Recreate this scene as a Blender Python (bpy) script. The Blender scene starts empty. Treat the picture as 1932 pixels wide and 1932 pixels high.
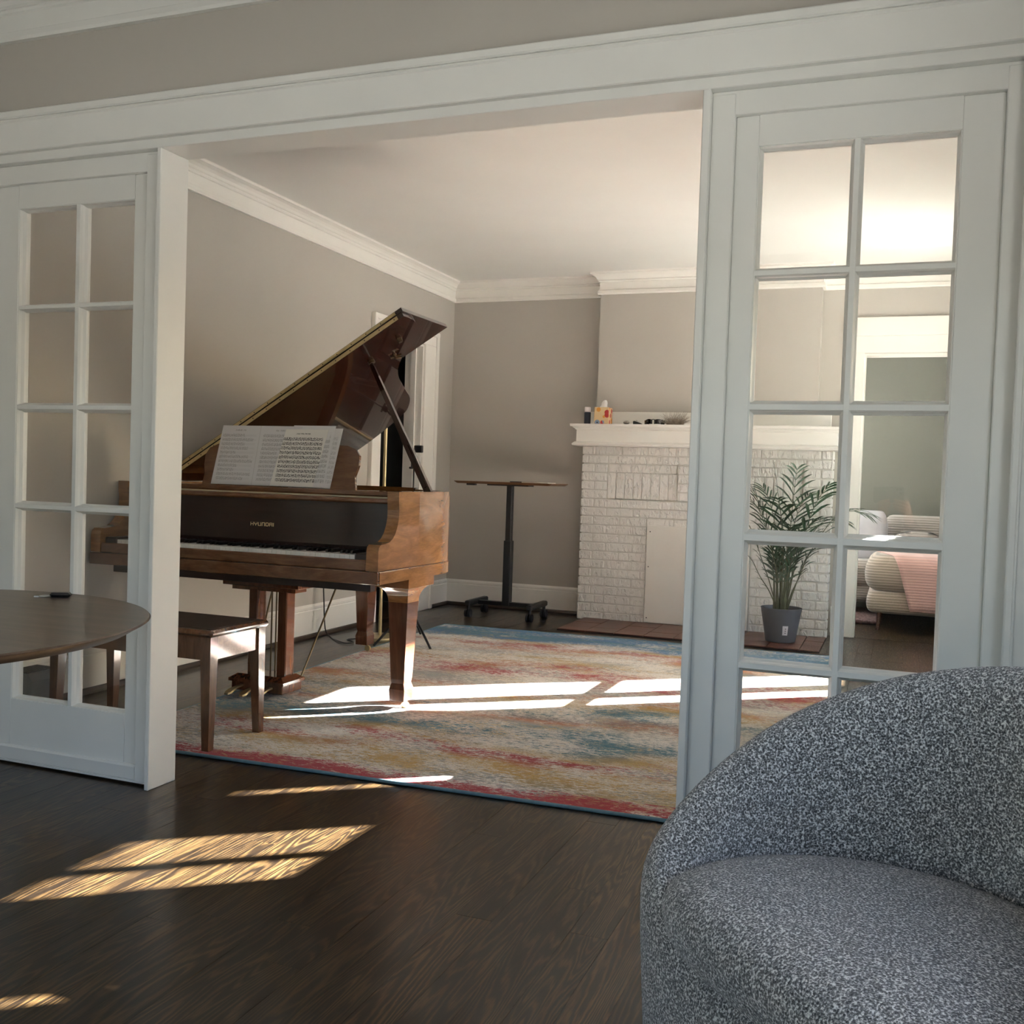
import bpy, math, random
from mathutils import Vector, Matrix
random.seed(7)
scn = bpy.context.scene
C = scn.collection

# ------------------------------------------------------------------ camera
YAW, PITCH, ROLL = -0.3647, -0.033, 0.0331
CAM = Vector((1.8302, -2.6122, 1.0484))
fw = Vector((math.sin(YAW)*math.cos(PITCH), math.cos(YAW)*math.cos(PITCH), math.sin(PITCH)))
r0 = Vector((math.cos(YAW), -math.sin(YAW), 0)); u0 = r0.cross(fw)
cr = r0*math.cos(ROLL)+u0*math.sin(ROLL); cu = u0*math.cos(ROLL)-r0*math.sin(ROLL)
cd = bpy.data.cameras.new('camera'); co = bpy.data.objects.new('camera', cd); C.objects.link(co)
co.matrix_world = Matrix(((cr.x, cu.x, -fw.x, CAM.x), (cr.y, cu.y, -fw.y, CAM.y), (cr.z, cu.z, -fw.z, CAM.z), (0, 0, 0, 1)))
cd.sensor_width = 36; cd.sensor_fit = 'HORIZONTAL'; cd.lens = 1906.06/1932*36; cd.clip_start = 0.01; cd.clip_end = 200
scn.camera = co

# ------------------------------------------------------------------ sky, sun, exposure
SUN = Vector((0.785, 0.620, 0.500)).normalized()       # towards the sun
w = bpy.data.worlds.new('sky'); scn.world = w; w.use_nodes = True
nt = w.node_tree; bg = nt.nodes['Background']
sk = nt.nodes.new('ShaderNodeTexSky'); sk.sky_type = 'NISHITA'; sk.sun_disc = False
sk.sun_elevation = math.asin(SUN.z); sk.sun_rotation = math.atan2(SUN.x, SUN.y); sk.altitude = 200
sk.air_density = 1.0; sk.dust_density = 3.5; sk.ozone_density = 1.0
nt.links.new(sk.outputs[0], bg.inputs['Color']); bg.inputs['Strength'].default_value = 0.62
sl = bpy.data.lights.new('sun', 'SUN'); sl.energy = 120; sl.angle = math.radians(0.53); sl.color = (1.0, 0.98, 0.945)
so = bpy.data.objects.new('sun', sl); C.objects.link(so); so.rotation_euler = SUN.to_track_quat('Z', 'Y').to_euler(); so.location = (8, 7, 6)
vs = scn.view_settings
scn.display_settings.display_device = 'sRGB'
vs.view_transform = 'Standard'; vs.look = 'None'; vs.exposure = 1.12; vs.gamma = 1.0; vs.use_curve_mapping = False
scn.cycles.use_denoising = True
scn.cycles.max_bounces = 10; scn.cycles.diffuse_bounces = 6; scn.cycles.transparent_max_bounces = 24
scn.cycles.sample_clamp_indirect = 8
scn.cycles.caustics_reflective = False; scn.cycles.caustics_refractive = False

def portal(name, loc, size, direction):
    l = bpy.data.lights.new(name, 'AREA'); l.shape = 'RECTANGLE'; l.size, l.size_y = size; l.cycles.is_portal = True
    o = bpy.data.objects.new(name, l); C.objects.link(o); o.location = loc
    o.rotation_euler = Vector(direction).to_track_quat('-Z', 'Z').to_euler()

# ------------------------------------------------------------------ mesh builder
class MB:
    def __init__(s): s.v = []; s.f = []
    def add(s, vs_, fs_):
        n = len(s.v); s.v += [tuple(p) for p in vs_]; s.f += [tuple(i+n for i in f) for f in fs_]; return s
    def box(s, x0, x1, y0, y1, z0, z1, b=0):
        x0, x1 = min(x0, x1), max(x0, x1); y0, y1 = min(y0, y1), max(y0, y1); z0, z1 = min(z0, z1), max(z0, z1)
        if b <= 0:
            return s.add([(x0,y0,z0),(x1,y0,z0),(x1,y1,z0),(x0,y1,z0),(x0,y0,z1),(x1,y0,z1),(x1,y1,z1),(x0,y1,z1)],
                         [(3,2,1,0),(4,5,6,7),(0,1,5,4),(1,2,6,5),(2,3,7,6),(3,0,4,7)])
        b = min(b, (x1-x0)*.49, (y1-y0)*.49, (z1-z0)*.49)
        V = []; ID = {}
        for ix, (X, sx) in enumerate(((x0, 1), (x1, -1))):
            for iy, (Y, sy) in enumerate(((y0, 1), (y1, -1))):
                for iz, (Z, sz) in enumerate(((z0, 1), (z1, -1))):
                    for a in range(3):
                        p = [X+sx*b, Y+sy*b, Z+sz*b]; p[a] = (X, Y, Z)[a]
                        ID[(ix, iy, iz, a)] = len(V); V.append(tuple(p))
        F = []
        def q(*k): F.append(tuple(ID[i] for i in k))
        for i, o in ((0, 1), (1, 0)):
            c = [(0,0),(1,0),(1,1),(0,1)]
            q(*[(i,a,bb,0) for a, bb in (c if i else c[::-1])])
            q(*[(a,i,bb,1) for a, bb in (c[::-1] if i else c)])
            q(*[(a,bb,i,2) for a, bb in (c if i else c[::-1])])
        for a in (0, 1):
            for c in (0, 1):
                e = [(0,a,c,1),(1,a,c,1),(1,a,c,2),(0,a,c,2)]; q(*(e if (a ^ c) == 1 else e[::-1]))
                e = [(a,0,c,0),(a,1,c,0),(a,1,c,2),(a,0,c,2)]; q(*(e if (a ^ c) == 0 else e[::-1]))
                e = [(a,c,0,0),(a,c,1,0),(a,c,1,1),(a,c,0,1)]; q(*(e if (a ^ c) == 1 else e[::-1]))
        for a in (0, 1):
            for c in (0, 1):
                for d in (0, 1):
                    e = [(a,c,d,0),(a,c,d,1),(a,c,d,2)]; q(*(e if (a+c+d) % 2 == 1 else e[::-1]))
        return s.add(V, F)
    def prism(s, poly, axis, a0, a1):
        # poly in the two other axes in cyclic order (x: y,z / y: x,z / z: x,y)
        n = len(poly); V = []
        for a in (a0, a1):
            for p, q in poly: V.append({'x': (a,p,q), 'y': (p,a,q), 'z': (p,q,a)}[axis])
        F = [tuple(range(n))[::-1], tuple(range(n, 2*n))]
        F += [(i, (i+1) % n, n+(i+1) % n, n+i) for i in range(n)]
        return s.add(V, F)
    def loft(s, rings, closed=True, caps=True, loop=False):
        n = len(rings[0]); V = [p for r in rings for p in r]; F = []
        m = len(rings)
        for k in range(m if loop else m-1):
            k2 = (k+1) % m
            for i in range(n if closed else n-1):
                j = (i+1) % n
                F.append((k*n+i, k*n+j, k2*n+j, k2*n+i))
        if caps and not loop:
            F.append(tuple(range(n))[::-1]); F.append(tuple(range((m-1)*n, m*n)))
        return s.add(V, F)
    def tube(s, pts, r, n=8, caps=True):
        pts = [Vector(p) for p in pts]; rs = r if isinstance(r, (list, tuple)) else [r]*len(pts); rings = []
        up = None
        for i, p in enumerate(pts):
            t = (pts[min(i+1, len(pts)-1)]-pts[max(i-1, 0)]).normalized()
            if up is None:
                up = Vector((0,0,1)) if abs(t.z) < .9 else Vector((1,0,0))
            a = t.cross(up).normalized(); b = a.cross(t).normalized(); up = b
            rings.append([p+a*math.cos(k*2*math.pi/n)*rs[i]+b*math.sin(k*2*math.pi/n)*rs[i] for k in range(n)])
        return s.loft(rings, True, caps)
    def lathe(s, prof, cx, cy, n=24, caps=True):
        return s.loft([[(cx+r*math.cos(k*2*math.pi/n), cy+r*math.sin(k*2*math.pi/n), z) for k in range(n)] for r, z in prof], True, caps)
    def sphere(s, c, r, n=12, m=8, sc=(1,1,1)):
        rings = []
        for i in range(m+1):
            a = -math.pi/2+math.pi*i/m; rr = max(math.cos(a), 1e-3)
            rings.append([(c[0]+r*sc[0]*rr*math.cos(k*2*math.pi/n), c[1]+r*sc[1]*rr*math.sin(k*2*math.pi/n), c[2]+r*sc[2]*math.sin(a)) for k in range(n)])
        return s.loft(rings)
    def xf(s, M):
        s.v = [tuple(M @ Vector(p)) for p in s.v]; return s

def sweep(path, prof, side=1):
    """mitred sweep of a (out, z) profile along a plan polyline; out is to the left of travel times side"""
    P = [Vector((p[0], p[1])) for p in path]; rings = []
    for i, p in enumerate(P):
        dirs = []
        if i > 0: dirs.append((p-P[i-1]).normalized())
        if i < len(P)-1: dirs.append((P[i+1]-p).normalized())
        ns = [Vector((-d.y, d.x))*side for d in dirs]
        if len(ns) == 2: m = (ns[0]+ns[1]); m = m/(m.dot(ns[0]))
        else: m = ns[0]
        rings.append([(p.x+m.x*o, p.y+m.y*o, z) for o, z in prof])
    if side > 0: rings = [r[::-1] for r in rings]
    return MB().loft(rings, True, True)

def ob(name, mb, mat, parent=None, smooth=None, world=True):
    me = bpy.data.meshes.new(name)
    V = mb.v
    if parent is not None and world:
        L = parent['_o'] if '_o' in parent else (0, 0, 0)
        V = [(p[0]-L[0], p[1]-L[1], p[2]-L[2]) for p in V]
    me.from_pydata(V, [], mb.f); me.update()
    me.materials.append(mat)
    if smooth is not None:
        me.polygons.foreach_set('use_smooth', [True]*len(me.polygons)); me.set_sharp_from_angle(angle=smooth)
    o = bpy.data.objects.new(name, me); C.objects.link(o)
    if parent is not None:
        o.parent = parent; o['_o'] = list(parent['_o']) if world and '_o' in parent else [0, 0, 0]
    else: o['_o'] = [0, 0, 0]
    return o
def tag(o, label=None, cat=None, group=None, kind=None):
    if label: o['label'] = label
    if cat: o['category'] = cat
    if group: o['group'] = group
    if kind: o['kind'] = kind
    return o
def thing(name, loc, label, cat, rz=0, group=None):
    o = bpy.data.objects.new(name, None); C.objects.link(o); o.location = loc; o.rotation_euler = (0, 0, rz)
    o.empty_display_size = .05; o['_o'] = [loc[0], loc[1], loc[2]]
    return tag(o, label, cat, group)
def struct(name, mb, mat, parent=None, smooth=None):
    o = ob(name, mb, mat, parent, smooth)
    if parent is None: o['kind'] = 'structure'
    return o

# ------------------------------------------------------------------ materials
def newmat(name):
    m = bpy.data.materials.new(name); m.use_nodes = True
    return m, m.node_tree, m.node_tree.nodes['Principled BSDF']
def N(nt, t, **k):
    n = nt.nodes.new(t)
    for a, b in k.items():
        if a in n.inputs.keys() if hasattr(n.inputs, 'keys') else False: n.inputs[a].default_value = b
        else: setattr(n, a, b)
    return n
def ramp(nt, fac, stops, interp='LINEAR'):
    n = nt.nodes.new('ShaderNodeValToRGB'); n.color_ramp.interpolation = interp
    e = n.color_ramp.elements
    while len(e) > 1: e.remove(e[-1])
    e[0].position = stops[0][0]; e[0].color = (*stops[0][1], 1) if len(stops[0][1]) == 3 else stops[0][1]
    for p, c in stops[1:]:
        k = e.new(p); k.color = (*c, 1)
    nt.links.new(fac, n.inputs[0]); return n.outputs[0]
def mapping(nt, src, scale=(1,1,1), loc=(0,0,0), rot=(0,0,0)):
    m = nt.nodes.new('ShaderNodeMapping'); m.inputs['Scale'].default_value = scale; m.inputs['Location'].default_value = loc; m.inputs['Rotation'].default_value = rot
    nt.links.new(src, m.inputs[0]); return m.outputs[0]
def noise(nt, vec, scale, detail=3, rough=.5, dist=0):
    n = nt.nodes.new('ShaderNodeTexNoise'); n.inputs['Scale'].default_value = scale; n.inputs['Detail'].default_value = detail
    n.inputs['Roughness'].default_value = rough; n.inputs['Distortion'].default_value = dist
    if vec is not None: nt.links.new(vec, n.inputs['Vector'])
    return n.outputs['Fac']
def mix(nt, fac, a, b, mode='MIX'):
    n = nt.nodes.new('ShaderNodeMix'); n.data_type = 'RGBA'; n.blend_type = mode
    for s, v in (('Factor', fac), ('A', a), ('B', b)):
        i = [x for x in n.inputs if x.name == s and (x.type == ('VALUE' if s == 'Factor' else 'RGBA'))][0]
        if hasattr(v, 'links') or hasattr(v, 'is_linked'): nt.links.new(v, i)
        else: i.default_value = v if s == 'Factor' else (*v, 1)
    return [x for x in n.outputs if x.type == 'RGBA'][0]
def math_(nt, op, a, b=None, clamp=False):
    n = nt.nodes.new('ShaderNodeMath'); n.operation = op; n.use_clamp = clamp
    for i, v in enumerate((a, b)):
        if v is None: continue
        if isinstance(v, (int, float)): n.inputs[i].default_value = v
        else: nt.links.new(v, n.inputs[i])
    return n.outputs[0]
def coords(nt, kind='Object'):
    t = nt.nodes.new('ShaderNodeTexCoord'); return t.outputs[kind]
def worldpos(nt):
    return nt.nodes.new('ShaderNodeNewGeometry').outputs['Position']
def bump(nt, b, h, strength=.3, dist=.002):
    n = nt.nodes.new('ShaderNodeBump'); n.inputs['Strength'].default_value = strength; n.inputs['Distance'].default_value = dist
    nt.links.new(h, n.inputs['Height']); nt.links.new(n.outputs[0], b.inputs['Normal'])
def plain(name, col, rough=.5, metal=0, var=.06, scale=6, bmp=0, bscale=120, coat=0):
    m, nt, b = newmat(name); p = worldpos(nt)
    f = noise(nt, p, scale, 3)
    lo = tuple(max(0, c*(1-var)) for c in col); hi = tuple(min(1, c*(1+var)) for c in col)
    nt.links.new(ramp(nt, f, [(.3, lo), (.7, hi)]), b.inputs['Base Color'])
    b.inputs['Roughness'].default_value = rough; b.inputs['Metallic'].default_value = metal
    b.inputs['Coat Weight'].default_value = coat; b.inputs['Coat Roughness'].default_value = .05
    if bmp: bump(nt, b, noise(nt, p, bscale, 2), bmp, .001)
    return m
def wood(name, stops, grain=(1, 14, 14), scale=3.0, rough=.3, coat=.4, coat_rough=.08, dist=1.5, space='Object', bmp=.05):
    m, nt, b = newmat(name); src = coords(nt) if space == 'Object' else worldpos(nt)
    v = mapping(nt, src, grain)
    f = noise(nt, v, scale, 5, .6, dist); f2 = noise(nt, mapping(nt, src, tuple(g*4 for g in grain)), scale*2, 3, .6)
    ff = math_(nt, 'ADD', math_(nt, 'MULTIPLY', f, .75), math_(nt, 'MULTIPLY', f2, .25))
    nt.links.new(ramp(nt, ff, stops), b.inputs['Base Color'])
    b.inputs['Roughness'].default_value = rough; b.inputs['Coat Weight'].default_value = coat; b.inputs['Coat Roughness'].default_value = coat_rough
    if bmp: bump(nt, b, ff, bmp, .001)
    return m

M = {}
M['wall'] = plain('wall_greige', (.46, .435, .395), .75, var=.02, scale=2, bmp=.05, bscale=300)
M['wall_back'] = plain('wall_sage', (.235, .24, .215), .75, var=.02, scale=2)
M['ceiling'] = plain('ceiling_paint', (.765, .765, .74), .8, var=.02, scale=2)
M['white'] = plain('white_paint', (.74, .745, .72), .38, var=.02, scale=4, bmp=.04, bscale=60)
M['cream'] = plain('cream_paint', (.80, .785, .745), .4, var=.02, scale=4)
M['dark_gap'] = plain('dark_gap', (.015, .011, .008), .7)
M['shoe'] = wood('dark_shoe_wood', [(.3, (.018,.011,.007)), (.7, (.04,.025,.015))], (2,2,20), 4, .35)
M['steel'] = plain('steel', (.6, .6, .6), .3, 1)
M['black'] = plain('black_metal', (.012, .013, .016), .4, var=.15)
M['blackgloss'] = plain('black_gloss', (.008, .008, .01), .15, var=.1, coat=.5)
M['rubber'] = plain('rubber', (.015, .015, .02), .6)
M['brass'] = plain('brass', (.66, .54, .30), .38, .9, var=.1, scale=20)
M['brass_dull'] = plain('brass_satin', (.55, .46, .27), .4, .9, var=.1, scale=20)
M['bronze'] = plain('dark_bronze', (.09, .065, .035), .35, .7, var=.1, scale=20)
# dark stained oak strips; the grain follows the strip (y)
def floor_mat():
    m, nt, b = newmat('dark_oak'); p = worldpos(nt)
    oi = nt.nodes.new('ShaderNodeObjectInfo')
    cmb = nt.nodes.new('ShaderNodeCombineXYZ'); nt.links.new(math_(nt, 'MULTIPLY', oi.outputs['Random'], 37), cmb.inputs[0]); nt.links.new(math_(nt, 'MULTIPLY', oi.outputs['Random'], 91), cmb.inputs[1])
    va = nt.nodes.new('ShaderNodeVectorMath'); va.operation = 'ADD'; nt.links.new(p, va.inputs[0]); nt.links.new(cmb.outputs[0], va.inputs[1])
    src = va.outputs[0]
    g = noise(nt, mapping(nt, src, (7, .55, 1)), 1.25, 2, .45, .35)
    wob = noise(nt, mapping(nt, src, (60, 9, 1)), 1.6, 2, .6)
    wv = math_(nt, 'SINE', math_(nt, 'ADD', math_(nt, 'MULTIPLY', g, 190), math_(nt, 'MULTIPLY', wob, 5.0)))
    fine = noise(nt, mapping(nt, src, (190, 7, 1)), 1.5, 3, .65)
    mott = noise(nt, mapping(nt, src, (14, 2.2, 1)), 1.5, 3, .6)
    f = math_(nt, 'ADD', math_(nt, 'ADD', math_(nt, 'MULTIPLY', wv, .16), math_(nt, 'MULTIPLY', fine, .55)), math_(nt, 'MULTIPLY', mott, .45))
    dark = ramp(nt, f, [(.26, (.0050, .0030, .0019)), (.45, (.0125, .0074, .0036)), (.60, (.036, .0210, .0086)), (.78, (.090, .0520, .0190))])
    tint = ramp(nt, oi.outputs['Random'], [(0, (.65, .63, .62)), (.5, (1.0, 1.0, 1.0)), (1, (1.5, 1.42, 1.3))])
    nt.links.new(mix(nt, 1.0, dark, tint, 'MULTIPLY'), b.inputs['Base Color'])
    b.inputs['Roughness'].default_value = .38; b.inputs['Coat Weight'].default_value = .3; b.inputs['Coat Roughness'].default_value = .12
    b.inputs['Specular IOR Level'].default_value = .28
    bump(nt, b, f, .15, .0006); return m
M['floor'] = floor_mat()
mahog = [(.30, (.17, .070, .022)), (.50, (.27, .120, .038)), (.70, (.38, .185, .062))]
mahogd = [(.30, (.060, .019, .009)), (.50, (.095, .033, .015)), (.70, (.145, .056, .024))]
M['mahogany'] = wood('mahogany_lacquer_lit', mahog, (2.6, 2.6, 13), 1.7, .25, 1.0, .03, 1.6)  # lighter copy for cheeks and rim, bounced sun put into its tone
M['mahogany_shaded'] = wood('mahogany_lacquer_shaded', [(.30, (.085, .032, .014)), (.50, (.135, .056, .024)), (.70, (.20, .092, .040))], (2.6, 2.6, 13), 1.7, .25, 1.0, .03, 1.6)  # same lacquer on the front parts, shade put into a darker colour
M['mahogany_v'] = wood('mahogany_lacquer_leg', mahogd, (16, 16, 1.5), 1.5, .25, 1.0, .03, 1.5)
M['fall'] = wood('dark_fallboard_lacquer', [(.3, (.009,.003,.0025)), (.7, (.022,.007,.005))], (1.5, 10, 14), 2, .3, .35, .02, 1)
M['lidwood'] = wood('lid_lacquer', [(.3, (.013,.003,.002)), (.5, (.026,.006,.0035)), (.7, (.052,.013,.006))], (2, 12, 2), 1.6, .2, 1.0, .02, 2)
M['walnut'] = wood('walnut_top', [(.3, (.045,.028,.018)), (.5, (.075,.048,.032)), (.7, (.11,.072,.05))], (1.2, 14, 8), 2, .38, .3, .2, 1.2)
M['bench'] = wood('bench_wood', [(.3, (.06,.024,.012)), (.5, (.11,.048,.022)), (.7, (.17,.08,.036))], (10, 10, 1.5), 2, .25, .9, .06, 1.5)
M['burl'] = wood('burl_veneer', [(.3, (.10,.045,.018)), (.5, (.22,.11,.048)), (.7, (.34,.19,.09))], (8, 8, 8), 3, .25, .9, .06, 4)
M['bench_seat'] = plain('bench_leather', (.035, .022, .018), .45, var=.15, scale=30, bmp=.15, bscale=400)
M['ivory'] = plain('key_white', (.80, .79, .76), .25, var=.02, coat=.5)
M['ebony'] = plain('key_black', (.01, .01, .011), .3)
M['gold_plate'] = plain('gold_plate', (.17, .115, .05), .5, .5, var=.12, scale=12)
M['gold_letter'] = plain('gold_letter', (.80, .66, .40), .35, .2)

def glass_mat(name, tint=(1, 1, 1)):
    m = bpy.data.materials.new(name); m.use_nodes = True; nt = m.node_tree; nt.nodes.clear()
    out = nt.nodes.new('ShaderNodeOutputMaterial'); mx = nt.nodes.new('ShaderNodeMixShader')
    tr = nt.nodes.new('ShaderNodeBsdfTransparent'); tr.inputs[0].default_value = (*tint, 1)
    gl = nt.nodes.new('ShaderNodeBsdfGlossy'); gl.inputs['Roughness'].default_value = 0.0
    lw = nt.nodes.new('ShaderNodeLayerWeight'); lw.inputs['Blend'].default_value = .5
    f5 = math_(nt, 'POWER', lw.outputs['Facing'], 5)
    F = math_(nt, 'ADD', math_(nt, 'MULTIPLY', f5, .95), .045)
    nt.links.new(F, mx.inputs[0]); nt.links.new(tr.outputs[0], mx.inputs[1]); nt.links.new(gl.outputs[0], mx.inputs[2]); nt.links.new(mx.outputs[0], out.inputs[0])
    return m
M['glass'] = glass_mat('clear_pane', (.985, .99, .985))

def boucle():
    m, nt, b = newmat('grey_boucle'); p = coords(nt)
    f = noise(nt, p, 330, 3, .75); f2 = noise(nt, p, 70, 2)
    v = nt.nodes.new('ShaderNodeTexVoronoi'); v.inputs['Scale'].default_value = 260; nt.links.new(p, v.inputs['Vector'])
    ff = math_(nt, 'ADD', math_(nt, 'MULTIPLY', f, .8), math_(nt, 'MULTIPLY', v.outputs['Distance'], .25))
    nt.links.new(ramp(nt, ff, [(.40, (.018,.0175,.017)), (.50, (.145,.141,.134)), (.56, (.30,.292,.278)), (.63, (.85,.835,.80))]), b.inputs['Base Color'])
    b.inputs['Roughness'].default_value = .95; b.inputs['Sheen Weight'].default_value = .35; b.inputs['Sheen Roughness'].default_value = .5
    b.inputs['Specular IOR Level'].default_value = .15
    bump(nt, b, math_(nt, 'ADD', ff, math_(nt, 'MULTIPLY', f2, .4)), 1.0, .006); return m
M['boucle'] = boucle()

def rug_mat():
    m, nt, b = newmat('distressed_rug'); p = coords(nt)
    sx = nt.nodes.new('ShaderNodeSeparateXYZ'); nt.links.new(p, sx.inputs[0])
    u, v = sx.outputs[0], sx.outputs[1]
    big = noise(nt, mapping(nt, p, (1, 2.0, 1)), 1.3, 2, .5)
    vv = math_(nt, 'ADD', v, math_(nt, 'MULTIPLY', math_(nt, 'SUBTRACT', big, .5), .9))
    t = math_(nt, 'DIVIDE', math_(nt, 'ADD', v, math_(nt, 'MULTIPLY', math_(nt, 'SUBTRACT', big, .5), .55)), 3.5)
    R = (.33, .010, .025); T = (.045, .17, .24); G = (.46, .29, .07); K = (.74, .71, .67); B = (.05, .16, .33); O = (.48, .17, .06); S = (.30, .34, .36)
    hue = ramp(nt, t, [(0, T), (.05, G), (.10, G), (.125, R), (.14, R), (.16, G), (.20, T), (.245, T), (.27, S), (.30, O), (.335, T), (.36, T), (.40, G), (.45, O), (.50, S), (.56, R), (.63, R), (.68, G), (.73, S), (.78, O), (.82, R), (.85, G), (.88, B), (.93, T), (.97, B), (1, T)])
    # how much of the hue survives the distressing
    streak = noise(nt, mapping(nt, p, (9, 26, 1)), 3.0, 6, .86, .5)
    patch = noise(nt, mapping(nt, p, (1, 1.8, 1), (3, 5, 0)), 2.0, 4, .65)
    sc = math_(nt, 'SUBTRACT', streak, .5)
    edge = ramp(nt, math_(nt, 'DIVIDE', v, 3.5), [(0, (.36,)*3), (.018, (.28,)*3), (.032, (.02,)*3), (.86, (0,)*3), (.90, (.25,)*3), (1, (.25,)*3)])
    k = math_(nt, 'ADD', math_(nt, 'ADD', math_(nt, 'MULTIPLY', sc, 2.6), math_(nt, 'MULTIPLY', math_(nt, 'SUBTRACT', patch, .5), 1.5)), math_(nt, 'MULTIPLY', edge, .8))
    mask = math_(nt, 'MULTIPLY', math_(nt, 'SUBTRACT', k, -.01), 6, True)
    hue = mix(nt, math_(nt, 'LESS_THAN', v, .125), hue, R)
    patch2 = noise(nt, mapping(nt, p, (1, 2, 1), (9, 1, 0)), 2.3, 3)
    gold = mix(nt, math_(nt, 'MULTIPLY', math_(nt, 'SUBTRACT', math_(nt, 'ADD', patch2, math_(nt, 'MULTIPLY', math_(nt, 'SUBTRACT', .5, streak), 2.2)), .60), 7, True), K, (.50, .36, .13))
    st2 = noise(nt, mapping(nt, p, (9, 30, 1), (4, 2, 0)), 3.0, 5, .8, .3)
    grey = math_(nt, 'MULTIPLY', math_(nt, 'SUBTRACT', math_(nt, 'ADD', noise(nt, mapping(nt, p, (1, 2, 1), (1, 7, 0)), 2.0, 2), math_(nt, 'MULTIPLY', math_(nt, 'SUBTRACT', st2, .5), 3.0)), .56), 6, True)
    base = mix(nt, math_(nt, 'MULTIPLY', grey, .85), gold, (.19, .22, .24))
    col = mix(nt, mask, base, hue)
    fine = noise(nt, mapping(nt, p, (60, 110, 1)), 2.0, 3, .7)
    col2 = mix(nt, .9, col, ramp(nt, fine, [(.3, (.68,)*3), (.7, (1.15,)*3)]), 'MULTIPLY')
    nt.links.new(col2, b.inputs['Base Color'])
    b.inputs['Roughness'].default_value = .95; b.inputs['Specular IOR Level'].default_value = .1; b.inputs['Sheen Weight'].default_value = .2
    bump(nt, b, math_(nt, 'ADD', fine, math_(nt, 'MULTIPLY', streak, .6)), .8, .004); return m
M['rug'] = rug_mat()
M['rug_edge'] = plain('rug_binding', (.10, .20, .26), .8, var=.1, scale=60)

def brick_mat():
    m, nt, b = newmat('painted_brick'); p = worldpos(nt)
    a = noise(nt, mapping(nt, p, (4, 4, 1.4)), 9, 3, .6, .5); c = noise(nt, p, 45, 3, .6)
    h = math_(nt, 'ADD', ramp(nt, a, [(.38, (0,)*3), (.52, (1,)*3)]), math_(nt, 'MULTIPLY', c, .6))
    nt.links.new(ramp(nt, noise(nt, p, 5, 2), [(.3, (.80, .785, .75)), (.7, (.85, .835, .80))]), b.inputs['Base Color'])
    b.inputs['Roughness'].default_value = .55; bump(nt, b, h, .9, .006); return m
M['brick'] = brick_mat()
M['mortar'] = plain('shaded_mortar', (.72, .705, .665), .7, bmp=.3, bscale=90)  # joint shade put into a tone darker than the brick
M['tile'] = plain('quarry_tile', (.115, .045, .03), .38, var=.3, scale=9, bmp=.1, bscale=60)
M['board'] = plain('white_board', (.75, .735, .69), .45, var=.03, scale=3)
M['pot'] = plain('grey_pot', (.085, .095, .115), .5, var=.12, scale=9)
M['soil'] = plain('soil', (.02, .014, .01), .9, bmp=.5)
M['leaf'] = plain('palm_leaf', (.018, .055, .024), .4, var=.35, scale=9)
M['stem'] = plain('palm_stem', (.065, .075, .035), .55, var=.4, scale=25)
def cord(name, col, axis=2, freq=310, dark=.55):
    m, nt, b = newmat(name); p = worldpos(nt); sx = nt.nodes.new('ShaderNodeSeparateXYZ'); nt.links.new(p, sx.inputs[0])
    wob = math_(nt, 'MULTIPLY', noise(nt, p, 5, 2), 1.2)
    s = math_(nt, 'SINE', math_(nt, 'ADD', math_(nt, 'MULTIPLY', sx.outputs[axis], freq), wob))
    h = math_(nt, 'ADD', math_(nt, 'MULTIPLY', s, .5), .5)
    nt.links.new(ramp(nt, h, [(0, tuple(c*dark for c in col)), (.6, col)]), b.inputs['Base Color'])
    b.inputs['Roughness'].default_value = .9; b.inputs['Sheen Weight'].default_value = .3
    bump(nt, b, h, .5, .004); return m
M['cord'] = cord('tan_corduroy', (.54, .44, .35))
M['cordgrey'] = cord('grey_corduroy', (.42, .38, .35))
M['pink'] = cord('pink_throw', (.78, .48, .42), dark=.82)
M['pillow'] = plain('white_pillow', (.60, .60, .66), .9, var=.08, scale=8)
M['shag'] = plain('shag_rug', (.16, .10, .10), .95, var=.6, scale=40, bmp=1, bscale=90)
M['curtain'] = plain('added_curtain_linen', (.62, .58, .52), .85, var=.05)
M['bounce_ground'] = plain('pale_bounce_ground', (.50, .485, .46), .9, var=.1, scale=1)  # pale tone set to bounce sun up to the ceiling
M['cable'] = plain('black_cable', (.01, .01, .012), .5)
M['heater'] = plain('grey_plastic', (.22, .235, .25), .5, var=.05)
M['dark_room'] = plain('unlit_closet_paint', (.05, .055, .055), .8)  # near-black colour stands in for the closet's lack of light
M['desk'] = wood('desk_top', [(.3, (.10,.045,.02)), (.5, (.17,.085,.04)), (.7, (.26,.14,.07))], (1.2, 12, 12), 2, .4, .2, .2)
M['chipped'] = plain('raw_board', (.22, .14, .08), .7, var=.3, scale=30)

# ================================================================== the setting
XL, XR, YF, YB, ZC = -1.616, 2.57, 4.949, -4.3, 2.625
H = 2.06; PD = 0.1335; OL, OR_ = -0.396, 1.319

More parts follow.
